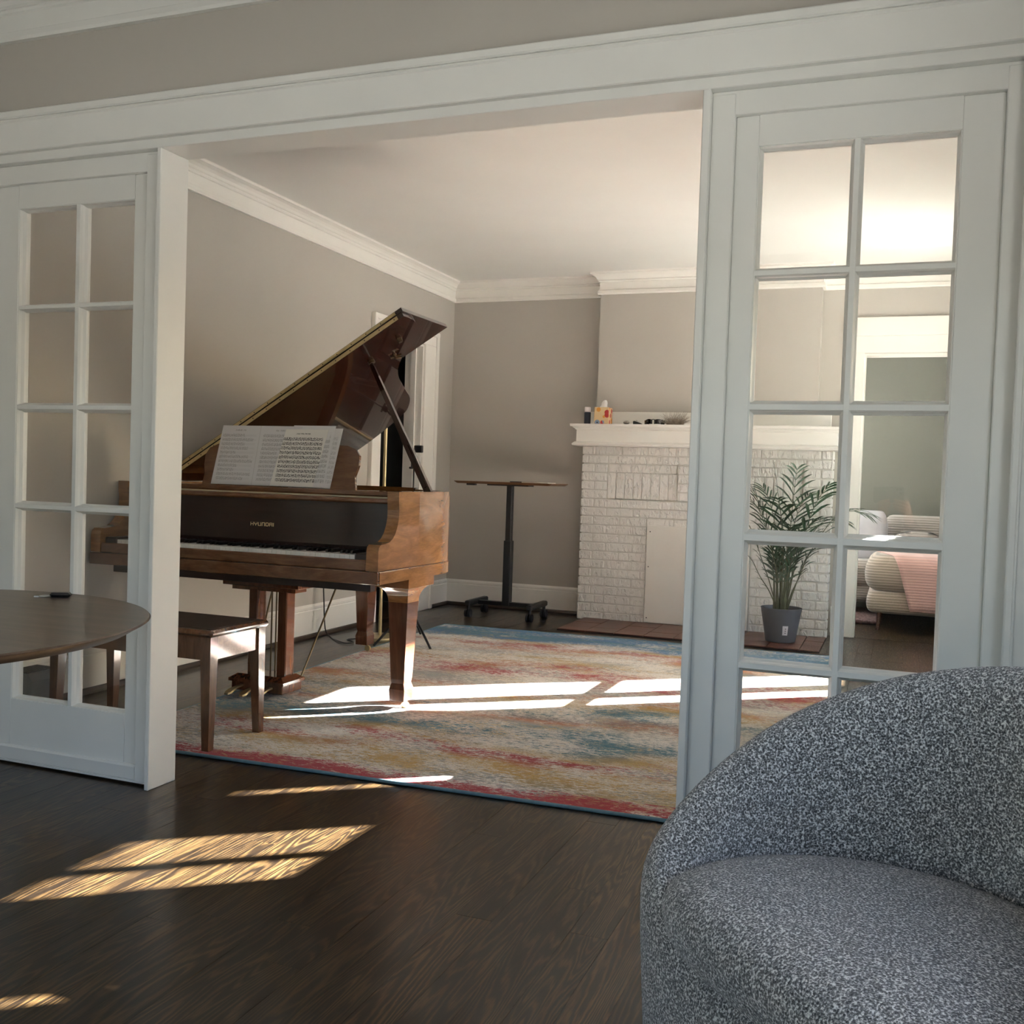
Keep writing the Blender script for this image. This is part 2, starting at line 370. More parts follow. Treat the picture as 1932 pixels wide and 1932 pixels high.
def wall(name, axis, p0, p1, a0, a1, z0, z1, holes, mat):
    """a wall slab between planes p0 and p1 with rectangular holes (a0, a1, z0, z1)"""
    As = sorted({a0, a1} | {h[0] for h in holes} | {h[1] for h in holes}); Zs = sorted({z0, z1} | {h[2] for h in holes} | {h[3] for h in holes})
    mb = MB()
    for i in range(len(As)-1):
        run = None
        for j in range(len(Zs)-1):
            ca, cz = (As[i]+As[i+1])/2, (Zs[j]+Zs[j+1])/2
            hole = any(h[0] < ca < h[1] and h[2] < cz < h[3] for h in holes)
            if not hole:
                if run is None: run = Zs[j]
            if (hole or j == len(Zs)-2) and run is not None:
                top = Zs[j] if hole else Zs[j+1]
                if axis == 'x': mb.box(p0, p1, As[i], As[i+1], run, top)
                else: mb.box(As[i], As[i+1], p0, p1, run, top)
                run = None
    return struct(name, mb, mat)

WT = .05
W1 = (3.05, 4.415, .62, 2.06); W2 = (.60, 2.30, 1.385, 1.745); W3 = (-2.5, -.95, .50, 1.80)
wall('wall_left', 'x', XL-.14, XL, YB, YF+.1, 0, ZC, [(3.72, 4.40, 0, 2.05), (-3.1, -2.0, .75, 1.9)], M['wall'])
wall('wall_right', 'x', XR, XR+WT, YB, YF+.1, 0, ZC, [W1, W2, W3], M['wall'])
wall('wall_far', 'y', YF, YF+.11, XL, XR, 0, ZC, [(1.575, 2.42, 0, 2.01)], M['wall'])
wall('wall_near', 'y', YB-.05, YB, XL-.14, XR+WT, 0, ZC, [(-1.1, .3, .5, 1.8)], M['wall'])
wall('wall_partition', 'y', .008, PD-.008, XL, XR, 0, ZC, [(-1.19, 2.075, 0, H+.03)], M['wall'])
struct('wall_chimney', MB().box(-.343, 1.27, 4.82, YF, 1.4765, ZC), M['wall'])
struct('ceiling', MB().box(XL-.2, XR+WT, YB-.05, YF+.11, ZC, ZC+.15), M['ceiling'])
struct('ceiling_beyond', MB().box(XL-1.4, 3.7, YF+.11, 7.4, ZC, ZC+.15).box(XL-1.4, XL-.2, 3.2, YF+.11, ZC, ZC+.15), M['ceiling'])
struct('shade_storey', MB().box(XL-.2, XR+WT, YB-.05, YF+.11, ZC+.15, 6.2).box(XL-1.4, 3.7, YF+.11, 7.4, ZC+.15, 6.2), M['cream'])  # unseen upper mass, added to lengthen the shadow behind the house
# the room beyond the far doorway
wall('wall_beyond_back', 'y', 7.3, 7.4, .5, 3.7, 0, ZC, [], M['wall_back'])
wall('wall_beyond_left', 'x', .5, .6, YF+.11, 7.4, 0, ZC, [(5.25, 7.1, .4, 2.35)], M['wall_back'])
wall('wall_beyond_right', 'x', 3.6, 3.7, YF+.11, 7.4, 0, ZC, [], M['wall_back'])
wall('wall_beyond_front', 'y', YF+.06, YF+.11, XR, 3.7, 0, ZC, [], M['wall_back'])
# closet behind the left wall door
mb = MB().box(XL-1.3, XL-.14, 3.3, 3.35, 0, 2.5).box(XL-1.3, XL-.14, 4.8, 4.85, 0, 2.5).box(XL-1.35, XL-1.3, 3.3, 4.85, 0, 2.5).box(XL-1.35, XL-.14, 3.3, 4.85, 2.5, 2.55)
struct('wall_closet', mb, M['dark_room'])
struct('ground', MB().box(-30, 30, .6, 30, -.75, -.65), M['bounce_ground'])  # unseen outdoor ground, added as a bounce surface for the far room
struct('ground_low_bounce', MB().box(-30, 30, -30, .6, -.75, -.65), plain('grey_low_bounce', (.15, .15, .145), .95, var=.2, scale=3))  # unseen darker ground, added to bounce less light into the near room
struct('floor_beyond', MB().box(.5, 3.7, YF+.02, 7.4, -.1, -.002), M['floor'])
struct('floor_closet', MB().box(XL-1.35, XL-.02, 3.3, 4.85, -.1, -.002), M['floor'])

# floor: dark gap underlay with every strip laid on it
fl = struct('floor', MB().box(XL-.14, XR+WT, YB-.05, YF+.05, -.1, -.006), M['dark_gap'])
rp = random.Random(3)
PW = .0925; unit = None
x = XL
n_pl = 0
while x < XR-.01:
    x1 = min(x+PW, XR); y = -3.3+rp.uniform(-1.2, 0)
    while y < YF:
        L = rp.uniform(1.1, 2.3); y0, y1 = max(y, -3.3), min(y+L, YF)
        if y1-y0 > .05:
            if unit is None:
                o = ob('plank', MB().box(-.5, .5, -.5, .5, -1, 0, .0), M['floor'], fl); unit = o.data
            else:
                o = bpy.data.objects.new('plank', unit); C.objects.link(o); o.parent = fl
            o.location = ((x+x1)/2, (y0+y1)/2, rp.uniform(-.0004, 0)); o.scale = (x1-x-.0007, y1-y0-.0008, .005); n_pl += 1
        y += L
    x += PW

tr_ = thing('sun_blocker_tree', (4.95, .85, -.65), 'unseen evergreen tree added to keep sun off the near right window', 'tree')  # added out of view to block direct sun from the near right window
rt = random.Random(8); rings = []
for j in range(15):
    a = -math.pi/2+math.pi*j/14
    rings.append([(4.95+1.0*max(.01, math.cos(a))*math.cos(k*math.pi/12)*rt.uniform(.95, 1.05), .85+1.0*max(.01, math.cos(a))*math.sin(k*math.pi/12)*rt.uniform(.97, 1.05), 2.9+1.5*math.sin(a)) for k in range(24)])
ob('crown', MB().loft(rings), plain('evergreen', (.035, .06, .025), .9, var=.5, scale=20), tr_)
ob('trunk', MB().tube([(4.95, .85, -.65), (4.97, .83, .6), (4.95, .85, 1.8)], [.16, .13, .10], 10), plain('bark', (.06, .045, .03), .9), tr_, 1)

# crown moulding, baseboards, dark shoe
CZ = ZC
crown = [(0, CZ-.162), (.018, CZ-.162), (.022, CZ-.152), (.019, CZ-.132), (.009, CZ-.126), (.009, CZ-.070), (.018, CZ-.067), (.022, CZ-.060), (.019, CZ-.053), (.027, CZ-.048), (.034, CZ-.036), (.048, CZ-.024), (.066, CZ-.016), (.074, CZ-.015), (.074, CZ-.003), (.078, CZ), (0, CZ)]
struct('trim_1', sweep([(XL, PD), (XL, YF), (-.343, YF), (-.343, 4.82), (1.27, 4.82), (1.27, YF), (XR, YF), (XR, PD)], crown, -1), M['cream'])
struct('trim_2', sweep([(XR, 0.008), (XL, 0.008)], crown, 1), M['white'])
base = [(0, .028), (.017, .028), (.017, .172), (.012, .178), (.015, .184), (.015, .196), (.008, .205), (.004, .211), (0, .211)]
shoe = [(0, 0), (.030, 0), (.030, .010), (.024, .022), (.012, .028), (0, .028)]
struct('baseboard_left', sweep([(XL, PD), (XL, 3.575)], base, -1), M['cream'])
struct('baseboard_far', sweep([(XL, 4.625), (XL, YF), (-.425, YF)], base, -1), M['cream'])
struct('baseboard_right', sweep([(1.41, YF), (1.515, YF)], base, -1), M['cream'])
struct('trim_3', sweep([(XL, PD), (XL, 3.575)], shoe, -1), M['shoe'])
struct('trim_4', sweep([(XL, 4.625), (XL, YF), (-.425, YF)], shoe, -1), M['shoe'])

# partition header and jambs
mb = MB().box(-1.40, 2.30, -.022, .01, 2.089, 2.19, .003); hd = struct('trim_5', mb, M['white'])
ob('cap', MB().box(-1.41, 2.31, -.034, .01, 2.197, 2.222, .004).box(-1.405, 2.305, -.027, .01, 2.186, 2.198, .004), M['white'], hd)
struct('trim_6', MB().box(-1.19, 2.075, 0, PD, H, 2.092, .002), M['white'])
struct('trim_7', MB().box(-.412, OL, 0, PD, 0, H, .002), M['white'])
struct('trim_8', MB().box(OR_, 1.339, 0, PD, 0, H, .002), M['white'])
struct('trim_9', MB().box(2.070, 2.20, -.020, .01, 0, 2.089, .003).box(2.085, 2.092, -.024, .0, 0, 2.089, .002), M['white'])
struct('trim_10', MB().box(-1.33, -1.185, -.020, .01, 0, 2.089, .003), M['white'])
struct('trim_11', MB().box(-1.3, 2.25, PD-.01, PD+.02, 2.089, 2.2, .003).box(-1.33, -1.185, PD-.01, PD+.02, 0, 2.089, .003).box(2.07, 2.2, PD-.01, PD+.02, 0, 2.089, .003), M['cream'])

ROWS = [(1.905, 1.600), (1.575, 1.265), (1.236, .936), (.903, .605), (.577, .240)]
KD = 1+.045/2.612
def kz(z): return 1.048+(z-1.048)*KD
def kx(x): return 1.83+(x-1.83)*KD
ROWS = [(kz(a), kz(b)) for a, b in ROWS]
GT, GB = ROWS[0][0], ROWS[-1][1]; DT, DB = 1.998, .064
LROWS = [(1.919, 1.592), (1.571, 1.253), (1.226, .912), (.884, .575), (.550, .224)]
def sidelight(name, fx0, fx1, dx0, dx1, g, lab, ROWS=ROWS):
    """fixed glazed panel: frame fx0..fx1, sash dx0..dx1, glass columns g"""
    GT, GB = ROWS[0][0], ROWS[-1][1]
    r = struct(name, MB().box(fx0, fx1, .030, .115, .008, .014), M['white']); r['label'] = lab
    ob('frame', MB().box(fx0, dx0, .026, .115, .012, 2.052, .002), M['white'], r)
    ob('frame', MB().box(dx1, fx1, .026, .115, .012, 2.052, .002), M['white'], r)
    ob('head', MB().box(fx0, fx1, .028, .115, DT, H, .002), M['white'], r)
    ob('base_strip', MB().box(dx0, dx1, .032, .115, .012, DB, .006), M['white'], r)
    ob('threshold_shadow', MB().box(fx0, fx1, .045, .11, 0, .009), M['shoe'], r)  # dark wood threshold, its tone doubling as the shadow gap under the panel
    ob('stile', MB().box(dx0, g[0][0], .045, .098, DB, DT, .002), M['white'], r)
    ob('stile', MB().box(g[1][1], dx1, .045, .098, DB, DT, .002), M['white'], r)
    ob('top_rail', MB().box(g[0][0], g[1][1], .045, .098, GT, DT), M['white'], r)
    ob('bottom_rail', MB().box(g[0][0], g[1][1], .045, .098, DB, GB), M['white'], r)
    # sticking around the glass field and glazing bars, all with a moulded section
    def bar(c, half, a0, a1, vertical):
        e = 0 if vertical else .0007
        s = [(-half, .080), (-half, .072), (-half*.70, .064), (-half*.62, .055), (-half*.40, .0475), (half*.40, .0475), (half*.62, .055), (half*.70, .064), (half, .072), (half, .080), (half*.6, .094), (-half*.6, .094)]
        mb = MB()
        if vertical: mb.prism([(c+p, q) for p, q in s], 'z', a0, a1)
        else: mb.loft([[(a, q+(e if q < .085 else -e), c+p) for p, q in s] for a in (a0, a1)])
        return mb
    xm = (g[0][1]+g[1][0])/2
    ob('glazing_bar', bar(xm, (g[1][0]-g[0][1])/2+.004, GB, GT, True), M['white'], r)
    for k in range(4):
        zc = (ROWS[k][1]+ROWS[k+1][0])/2
        ob('glazing_bar', bar(zc, (ROWS[k][1]-ROWS[k+1][0])/2+.003, g[0][0], g[1][1], False), M['white'], r)
    stick = MB()
    for sx, xx in ((1, g[0][0]), (-1, g[1][1])):
        stick.prism([(xx, .080), (xx, .048), (xx+sx*.002, .048), (xx+sx*.004, .060), (xx+sx*.009, .070), (xx+sx*.009, .080)], 'z', GB, GT)
    for sz, zz in ((1, GB), (-1, GT)):
        stick.loft([[(a, q, zz+sz*p) for p, q in [(0, .080), (0, .048), (.002, .048), (.004, .060), (.009, .070), (.009, .080)]] for a in (g[0][0], g[1][1])])
    ob('glass_bead', stick, M['white'], r)
    for cx in g:
        for zt, zb in ROWS:
            ob('pane', MB().box(cx[0]-.004, cx[1]+.004, 0.0765, 0.0795, zb-.004, zt+.004), M['glass'], r)
    return r
sidelight('window_1', -1.19, -.412, -1.125, -.474, [(-1.034, kx(-.745)), (kx(-.715), kx(-.496))], 'white ten-pane glazed side panel left of the wide opening', LROWS)
sidelight('window_2', 1.339, 2.075, 1.399, 2.029, [(kx(1.465), kx(1.689)), (kx(1.713), kx(1.934))], 'white ten-pane glazed side panel behind the grey armchair')

# door in the left wall: casing and jambs
d = struct('door_1', MB().box(XL-.145, XL+.004, 4.385, 4.40, 0, 2.05).box(XL-.145, XL+.004, 3.72, 3.735, 0, 2.05).box(XL-.145, XL+.004, 3.735, 4.385, 2.035, 2.05), M['cream'])
d['label'] = 'white cased doorway behind the open piano lid, dark inside'
ob('casing', MB().box(XL, XL+.022, 4.40, 4.58, 0, 2.055, .003).box(XL, XL+.034, 4.5805, 4.62, 0, 2.15, .004), M['cream'], d)
ob('casing', MB().box(XL, XL+.022, 3.615, 3.72, 0, 2.055, .003).box(XL, XL+.034, 3.575, 3.6145, 0, 2.15, .004), M['cream'], d)
ob('head_casing', MB().box(XL, XL+.0215, 3.616, 4.579, 2.0555, 2.131, .003).box(XL, XL+.0355, 3.5735, 4.6215, 2.13, 2.1665, .004), M['cream'], d)
ob('door_stop', MB().box(XL-.09, XL-.05, 4.372, 4.386, 0, 2.035), M['cream'], d)
# doorway in the far wall
d = struct('door_2', MB().box(1.562, 1.577, YF-.004, YF+.115, 0, 2.01).box(2.42, 2.435, YF-.004, YF+.115, 0, 2.01).box(1.577, 2.42, YF-.004, YF+.115, 1.995, 2.01), M['cream'])
d['label'] = 'white cased doorway right of the fireplace, opening on a sofa'
ob('casing', MB().box(1.500, 1.566, YF-.0225, YF, 0, 2.02, .003), M['cream'], d)
ob('casing', MB().box(2.43, 2.50, YF-.0225, YF, 0, 2.02, .003), M['cream'], d)
ob('head_casing', MB().box(1.44, 2.55, YF-.03, YF, 2.131, 2.262, .003).box(1.499, 2.501, YF-.0245, YF, 2.012, 2.132, .003), M['cream'], d)

# windows (light comes in through these)
def casement(name, plane, a0, a1, z0, z1, axis, mull, rails, lab, t=.045, glaz=True):
    fr = MB(); e = .03
    def b(p, q, r_, s):
        if axis == 'x': fr.box(plane, plane+t, p, q, r_, s)
        else: fr.box(p, q, plane, plane+t, r_, s)
    b(a0-.07, a0, z0-.07, z1+.07); b(a1, a1+.07, z0-.07, z1+.07); b(a0, a1, z1, z1+.07); b(a0, a1, z0-.07, z0)
    r = struct(name, fr, M['white']); r['label'] = lab
    for m0, m1 in mull:
        mm = MB(); mm.box(plane, plane+t, m0, m1, z0, z1) if axis == 'x' else mm.box(m0, m1, plane, plane+t, z0, z1); ob('mullion', mm, M['white'], r)
    for m0, m1 in rails:
        mm = MB(); mm.box(plane, plane+t, a0, a1, m0, m1) if axis == 'x' else mm.box(a0, a1, plane, plane+t, m0, m1); ob('rail', mm, M['white'], r)
    pm = plane+t/2
    if glaz:
        mm = MB(); mm.box(pm-.001, pm+.001, a0, a1, z0, z1) if axis == 'x' else mm.box(a0, a1, pm-.001, pm+.001, z0, z1); ob('pane', mm, M['glass'], r)
    return r
casement('window_3', XR+.002, *W1, 'x', [(3.675, 3.800)], [(1.335, 1.385)], 'double hung pair of windows in the right wall of the music room')
casement('window_4', XR+.002, *W2, 'x', [(1.505, 1.535)], [], 'long high window in the right wall of the music room')
casement('window_5', XR+.002, *W3, 'x', [], [(1.15, 1.19)], 'window in the right wall beside the photographer')
casement('window_6', YB-.048, -1.1, .3, .5, 1.8, 'y', [(-.42, -.38)], [(1.40, 1.45)], 'wide window in the near wall behind the photographer')
casement('window_7', XL-.09, -3.1, -2.0, .75, 1.9, 'x', [], [(1.40, 1.45)], 'pair of windows in the near left wall')
casement('window_8', .52, 5.25, 7.1, .4, 2.35, 'x', [], [(1.40, 1.45)], 'window of the room beyond the far doorway')
portal('portal_1', (XR+.06, (W1[0]+W1[1])/2, 1.34), (W1[1]-W1[0], 1.44), (-1, 0, 0))
portal('portal_2', (XR+.06, 1.45, 1.565), (1.7, .36), (-1, 0, 0))
portal('portal_3', (XR+.06, -1.725, 1.15), (1.55, 1.3), (-1, 0, 0))
portal('portal_4', (-.4, YB-.06, 1.15), (1.4, 1.3), (0, 1, 0))
portal('portal_5', (XL-.15, -2.55, 1.325), (1.1, 1.15), (1, 0, 0))
portal('portal_6', (.48, 6.175, 1.375), (1.85, 1.95), (1, 0, 0))
def curtain(y0, y1, z0, z1, lab, x=XR-.035):  # unseen curtains, added so the gaps between them cut the sun patches
    n = max(8, int((y1-y0)/.02)); pts = []
    for i in range(n+1):
        y = y0+(y1-y0)*i/n; pts.append((x+.012*math.sin(i*1.3), y))
    ring = pts+[(a+.004, b) for a, b in pts[::-1]]
    o = ob('curtain', MB().prism(ring, 'z', z0, z1), M['curtain'], None, .8); return tag(o, lab, 'curtain', 'added curtains shaping sun at the music room windows')
m_ = bpy.data.materials.new('sun_dimming_voile'); m_.use_nodes = True; nt_ = m_.node_tree; nt_.nodes.clear()
o_ = nt_.nodes.new('ShaderNodeOutputMaterial'); x_ = nt_.nodes.new('ShaderNodeMixShader'); t_ = nt_.nodes.new('ShaderNodeBsdfTransparent'); l_ = nt_.nodes.new('ShaderNodeBsdfTranslucent')
l_.inputs[0].default_value = (.5, .48, .44, 1)
wv_ = noise(nt_, mapping(nt_, worldpos(nt_), (1, 60, 4)), 2, 2); nt_.links.new(math_(nt_, 'ADD', math_(nt_, 'MULTIPLY', wv_, .06), .915, True), x_.inputs[0])
nt_.links.new(t_.outputs[0], x_.inputs[1]); nt_.links.new(l_.outputs[0], x_.inputs[2]); nt_.links.new(x_.outputs[0], o_.inputs[0]); M['sheer'] = m_
curtain(3.155, 3.445, .5, 2.15, 'added linen curtain blocking sun across part of the tall double window')
cs_ = curtain(3.00, 3.19, .5, 2.15, 'added sheer panel dimming sun at the edge of the tall double window', XR-.066); cs_.data.materials[0] = M['sheer']  # sheer added only to weaken one band of sun
curtain(.55, .620, 1.3, 1.85, 'narrow added linen curtain blocking sun at the near end of the high window')
curtain(.668, 1.295, 1.3, 1.85, 'broad added linen curtain blocking sun across the near half of the high window')
curtain(1.725, 2.185, 1.3, 1.85, 'added linen curtain blocking sun across the far half of the high window')
for y0, y1, z in ((3.0, 4.5, 2.17), (.5, 2.35, 1.87)):
    o = ob('curtain_rod', MB().tube([(XR-.035, y0, z), (XR-.035, y1, z)], .009, 8), M['black'], None, .8)
    tag(o, 'black rod over the tall double window' if z > 2 else 'black rod over the long high window', 'curtain rod')

# ================================================================== fireplace
fp = thing('fireplace', (.487, 4.75, 0), 'white painted brick fireplace with boarded-up opening and wooden mantel', 'fireplace')
FX0, FX1, FY = -.425, 1.40, 4.75
PAN = [(-.225, .310), (.665, 1.200)]; BRD = (.100, .853, .736); CH = .066
def grid_slab(x0, x1, z0, z1, y0, y1, holes):
    xs = sorted({x0, x1} | {h[0] for h in holes} | {h[1] for h in holes}); zs = sorted({z0, z1} | {h[2] for h in holes} | {h[3] for h in holes}); g_ = MB()
    for i in range(len(xs)-1):
        for j in range(len(zs)-1):
            cx_, cz_ = (xs[i]+xs[i+1])/2, (zs[j]+zs[j+1])/2
            if not any(h[0] < cx_ < h[1] and h[2] < cz_ < h[3] for h in holes): g_.box(xs[i], xs[i+1], y0, y1, zs[j], zs[j+1])
    return g_
ob('core', MB().box(FX0+.013, FX1-.013, FY+.034, YF-.002, 0, 1.311), M['mortar'], fp)
ob('mortar_bed', grid_slab(FX0+.012, FX1-.012, .001, 1.313, FY+.012, FY+.0335, [(p_[0]-.006, p_[1]+.006, 14*CH-.006, 18*CH-.003) for p_ in PAN]+[(BRD[0]-.002, BRD[1]+.002, .0, BRD[2]-.01)]), M['mortar'], fp)
rb = random.Random(5); CH = .066
bunit = None
def brick(x0, x1, y0, y1, z0, z1):
    global bunit
    if bunit is None:
        o = ob('brick', MB().box(-.5, .5, -.5, .5, -.5, .5, .055), M['brick'], fp, None, False); bunit = o.data
    else:
        o = bpy.data.objects.new('brick', bunit); C.objects.link(o); o.parent = fp
    o.location = ((x0+x1)/2-.487, (y0+y1)/2-4.75, (z0+z1)/2); o.scale = (x1-x0, y1-y0, z1-z0)
for k in range(20):
    z0, z1 = k*CH, (k+1)*CH-.0095
    if k == 19: z1 = 1.312
    holes = []
    if 14 <= k < 18: holes += PAN
    if z0 < BRD[2]-.03: holes.append((BRD[0]-.004, BRD[1]+.004))
    segs = []; a = FX0
    for h in sorted(holes): segs.append((a, h[0])); a = h[1]
    segs.append((a, FX1))
    ph = (.1025 if k % 2 else 0)
    for s0, s1 in segs:
        cuts = [s0]
        e = FX0+ph
        while e < s1-.03:
            if e > s0+.03: cuts.append(e)
            e += .205
        cuts.append(s1)
        for c0, c1 in zip(cuts[:-1], cuts[1:]):
            g = .005
            d = rb.uniform(-.002, .002)
            brick(c0+(g if c0 != FX0 else 0), c1-(g if c1 != FX1 else 0), FY+d, FY+(.10 if (c0 == FX0 or c1 == FX1) else .03), z0, z1)
for p0, p1 in PAN:
    n = 3; wd = (p1-p0-.012)/n
    for i in range(n): brick(p0+.006+i*wd+.004, p0+.006+(i+1)*wd-.004, FY+.019, FY+.04, 17*CH, 18*CH-.006)
    brick(p0+.004, p0+.062, FY+.019, FY+.04, 14*CH, 17*CH-.006)
    n = 7; wd = (p1-p0-.07)/n
    for i in range(n): brick(p0+.066+i*wd+.004, p0+.066+(i+1)*wd-.004, FY+.016+rb.uniform(0, .004), FY+.04, 14*CH+.002, 17*CH-.006)
cb = ob('cover_board', MB().box(BRD[0], BRD[1], FY-.016, FY+.02, .014, BRD[2], .003), M['board'], fp)
for sx, sz in ((.125, .69), (.12, .43), (.12, .05), (.83, .69), (.83, .40), (.83, .05)):
    ob('screw', MB().tube([(sx, FY-.0175, sz), (sx, FY-.01, sz)], .0045, 8), M['black'], cb)
prof = [(0, 1.312), (.018, 1.312), (.026, 1.317), (.028, 1.328), (.020, 1.336), (.012, 1.342), (0, 1.345), (0, 1.432), (.008, 1.436), (.012, 1.443), (.022, 1.447), (.026, 1.455), (.040, 1.457), (.042, 1.476), (-.1, 1.476), (-.1, 1.312)]
mt = ob('mantel', sweep([(FX0-.025, YF-.002), (FX0-.025, FY-.085), (FX1+.02, FY-.085), (FX1+.02, YF-.002)], prof, -1).box(FX0+.02, FX1-.02, FY-.05, YF-.002, 1.33, 1.474), M['cream'], fp)
ob('back_board', MB().box(-.425, 1.37, 4.80, 4.8195, 1.4755, 1.577, .003), M['cream'], mt)
# hearth of quarry tiles
he = ob('hearth', MB().box(-.365, 1.40, 4.095, FY+.02, 0, .006), M['dark_gap'], fp)
tx = [-.365, -.16, .045, .25, .455, .66, .865, 1.07, 1.275, 1.40]; ty = [4.095, 4.30, 4.505, FY]
for i in range(9):
    for j in range(3):
        ob('tile', MB().box(tx[i]+.002, tx[i+1]-.002, ty[j]+.002, ty[j+1]-.002, .003, .012+rb.uniform(-.001, .001), .0015), M['tile'], he)

# things on the mantel
ZM = 1.476
b = thing('bottle', (-.369, 4.665, ZM), 'dark blue bottle with white cap at the left end of the mantel', 'bottle')
ob('body', MB().lathe([(.020, ZM), (.0245, ZM+.003), (.0245, ZM+.082), (.022, ZM+.088)], -.369, 4.665, 20), plain('navy_bottle', (.012, .018, .035), .3, coat=.4), b, .6)
ob('cap', MB().lathe([(.0235, ZM+.088), (.0235, ZM+.122), (.020, ZM+.126)], -.369, 4.665, 20), plain('bottle_cap', (.75, .70, .70), .4), b, .6)
def tissue_mat():
    m, nt, b = newmat('floral_card'); p = mapping(nt, coords(nt), (1, 1, 1))
    v = nt.nodes.new('ShaderNodeTexVoronoi'); v.inputs['Scale'].default_value = 24; v.inputs['Randomness'].default_value = .7; nt.links.new(p, v.inputs['Vector'])
    col = nt.nodes.new('ShaderNodeSeparateColor'); nt.links.new(v.outputs['Color'], col.inputs[0])
    petal = ramp(nt, col.outputs[0], [(0, (.42, .03, .03)), (.3, (.16, .22, .33)), (.5, (.62, .26, .04)), (.72, (.42, .03, .03)), (.85, (.60, .30, .06))], 'CONSTANT')
    d = v.outputs['Distance']
    ring = ramp(nt, d, [(0, (.02, .015, .02)), (.13, (.02, .015, .02)), (.15, (1, 1, 1)), (.40, (1, 1, 1)), (.42, (0, 0, 0))], 'CONSTANT')
    inside = ramp(nt, d, [(0, (1,)*3), (.46, (1,)*3), (.48, (0,)*3)], 'CONSTANT')
    c = mix(nt, inside, (.62, .45, .25), mix(nt, 1, petal, ramp(nt, d, [(0, (.05,)*3), (.12, (.05,)*3), (.14, (1,)*3)], 'CONSTANT'), 'MULTIPLY'))
    nt.links.new(c, b.inputs['Base Color']); b.inputs['Roughness'].default_value = .5; return m
t = thing('tissue_box', (-.247, 4.665, ZM), 'cube tissue box with red, blue and orange flowers on the mantel', 'tissue box')
ob('carton', MB().box(-.302, -.192, 4.61, 4.72, ZM, ZM+.122, .002), tissue_mat(), t)
rings = []
for i, (hh, rx, ry, dx) in enumerate([(0, .030, .018, 0), (.018, .022, .010, .002), (.036, .020, .007, .006), (.05, .016, .005, .010), (.058, .008, .003, .012)]):
    rings.append([(-.247+dx+rx*math.cos(a*math.pi/5)*(1+.25*math.sin(3*a+i)), 4.665+ry*math.sin(a*math.pi/5)*(1+.3*math.cos(2*a+i)), ZM+.12+hh) for a in range(10)])
ob('tissue', MB().loft(rings), plain('tissue_paper', (.8, .79, .77), .9), t, 1.2)
# small things: pebble, wrist watch, sunglasses, dried grass
o = ob('pebble', MB().sphere((0, 0, .013), .02, 12, 8, (1.2, .8, .65)), plain('pebble_stone', (.25, .23, .2), .6, var=.3, scale=80), None, 1.5); o.location = (-.065, 4.655, ZM)
tag(o, 'small grey pebble on the mantel right of the tissue box', 'pebble')
wt = thing('wrist_watch', (.018, 4.655, ZM), 'small black wrist watch with silver face lying on the mantel', 'watch')
ob('strap', MB().prism([(-.03, 0), (.034, 0), (.034, .006), (.02, .012), (-.01, .022), (-.026, .026), (-.032, .02)], 'y', -.01, .01), M['black'], wt, .5, False)
ob('dial', MB().tube([(0, -.004, .02), (.004, -.004, .028)], .013, 14), M['steel'], wt, .6, False)
sg = thing('sunglasses', (.138, 4.655, ZM), 'black wraparound sunglasses lying on the mantel', 'sunglasses')
for s in (-1, 1):
    pts = []
    for i in range(9):
        a = i/8
        pts.append((s*(.006+.068*a), -.012*(1-a)**1.5-.0+.03*a*a, .034+.010*math.sin(a*math.pi)-.006*a))
    ob('lens', MB().loft([[(p[0], p[1], p[2]-.030-.006*math.sin(i*math.pi/8)), (p[0], p[1]-.003, p[2]), (p[0], p[1]+.002, p[2])] for i, p in enumerate(pts)]), M['blackgloss'], sg, .8, False)
    ob('temple', MB().tube([(s*.073, .03, .030), (s*.074, .06, .022), (s*.055, .09, .006), (s*.03, .095, .004)], .003, 6), M['black'], sg, .8, False)
ob('bridge', MB().tube([(-.01, -.012, .036), (0, -.014, .038), (.01, -.012, .036)], .003, 6), M['black'], sg, .8, False)
rg = random.Random(11); dg = MB()
for i in range(300):
    a = rg.uniform(0, math.pi); ln = rg.uniform(.06, .15); el = rg.uniform(.1, 1.2)
    p = Vector((.285+rg.uniform(-.05, .07), 4.66+rg.uniform(-.02, .02), ZM+.003)); q = p+Vector((math.cos(a)*math.cos(el), .3*math.sin(a)*math.cos(el), math.sin(el)))*ln*.75
    dg.tube([p, (p+q)/2+Vector((0, 0, .01)), q], [.0010, .0008, .0004], 3)
o = ob('dried_grass', dg, plain('dried_grass_fibre', (.26, .22, .17), .8, var=.3, scale=40)); tag(o, 'tuft of feathery dried grass lying on the mantel', 'dried grass')

# ================================================================== rug
RW, RL = 2.62, 3.47
rug = thing('area_rug', (-.985, .378, 0), 'distressed multicoloured area rug in red, teal and gold with blue edge', 'rug', math.radians(2.1))
nx, ny = 46, 60; V = []; F = []
rr = random.Random(2)
for j in range(ny+1):
    for i in range(nx+1):
        x, y = RW*i/nx, RL*j/ny
        z = .0115+.0012*math.sin(x*5.1+y*3.3)*math.sin(y*4.1-x*2.2)
        hump = math.exp(-((x-.92)**2/.10+(y-.93)**2/.0030))*.010+math.exp(-((x-1.35)**2/.15+(y-.80)**2/.004))*.007
        V.append((x, y, z+hump))
for j in range(ny):
    for i in range(nx):
        a = j*(nx+1)+i; F.append((a, a+1, a+nx+2, a+nx+1))
mb = MB(); mb.add(V, F)
n0 = len(V); bot = [(0, 0, .001), (RW, 0, .001), (RW, RL, .001), (0, RL, .001)]
mb.box(.002, RW-.002, .002, RL-.002, .001, .0095)
ob('pile', mb, M['rug'], rug, 1.0, False)
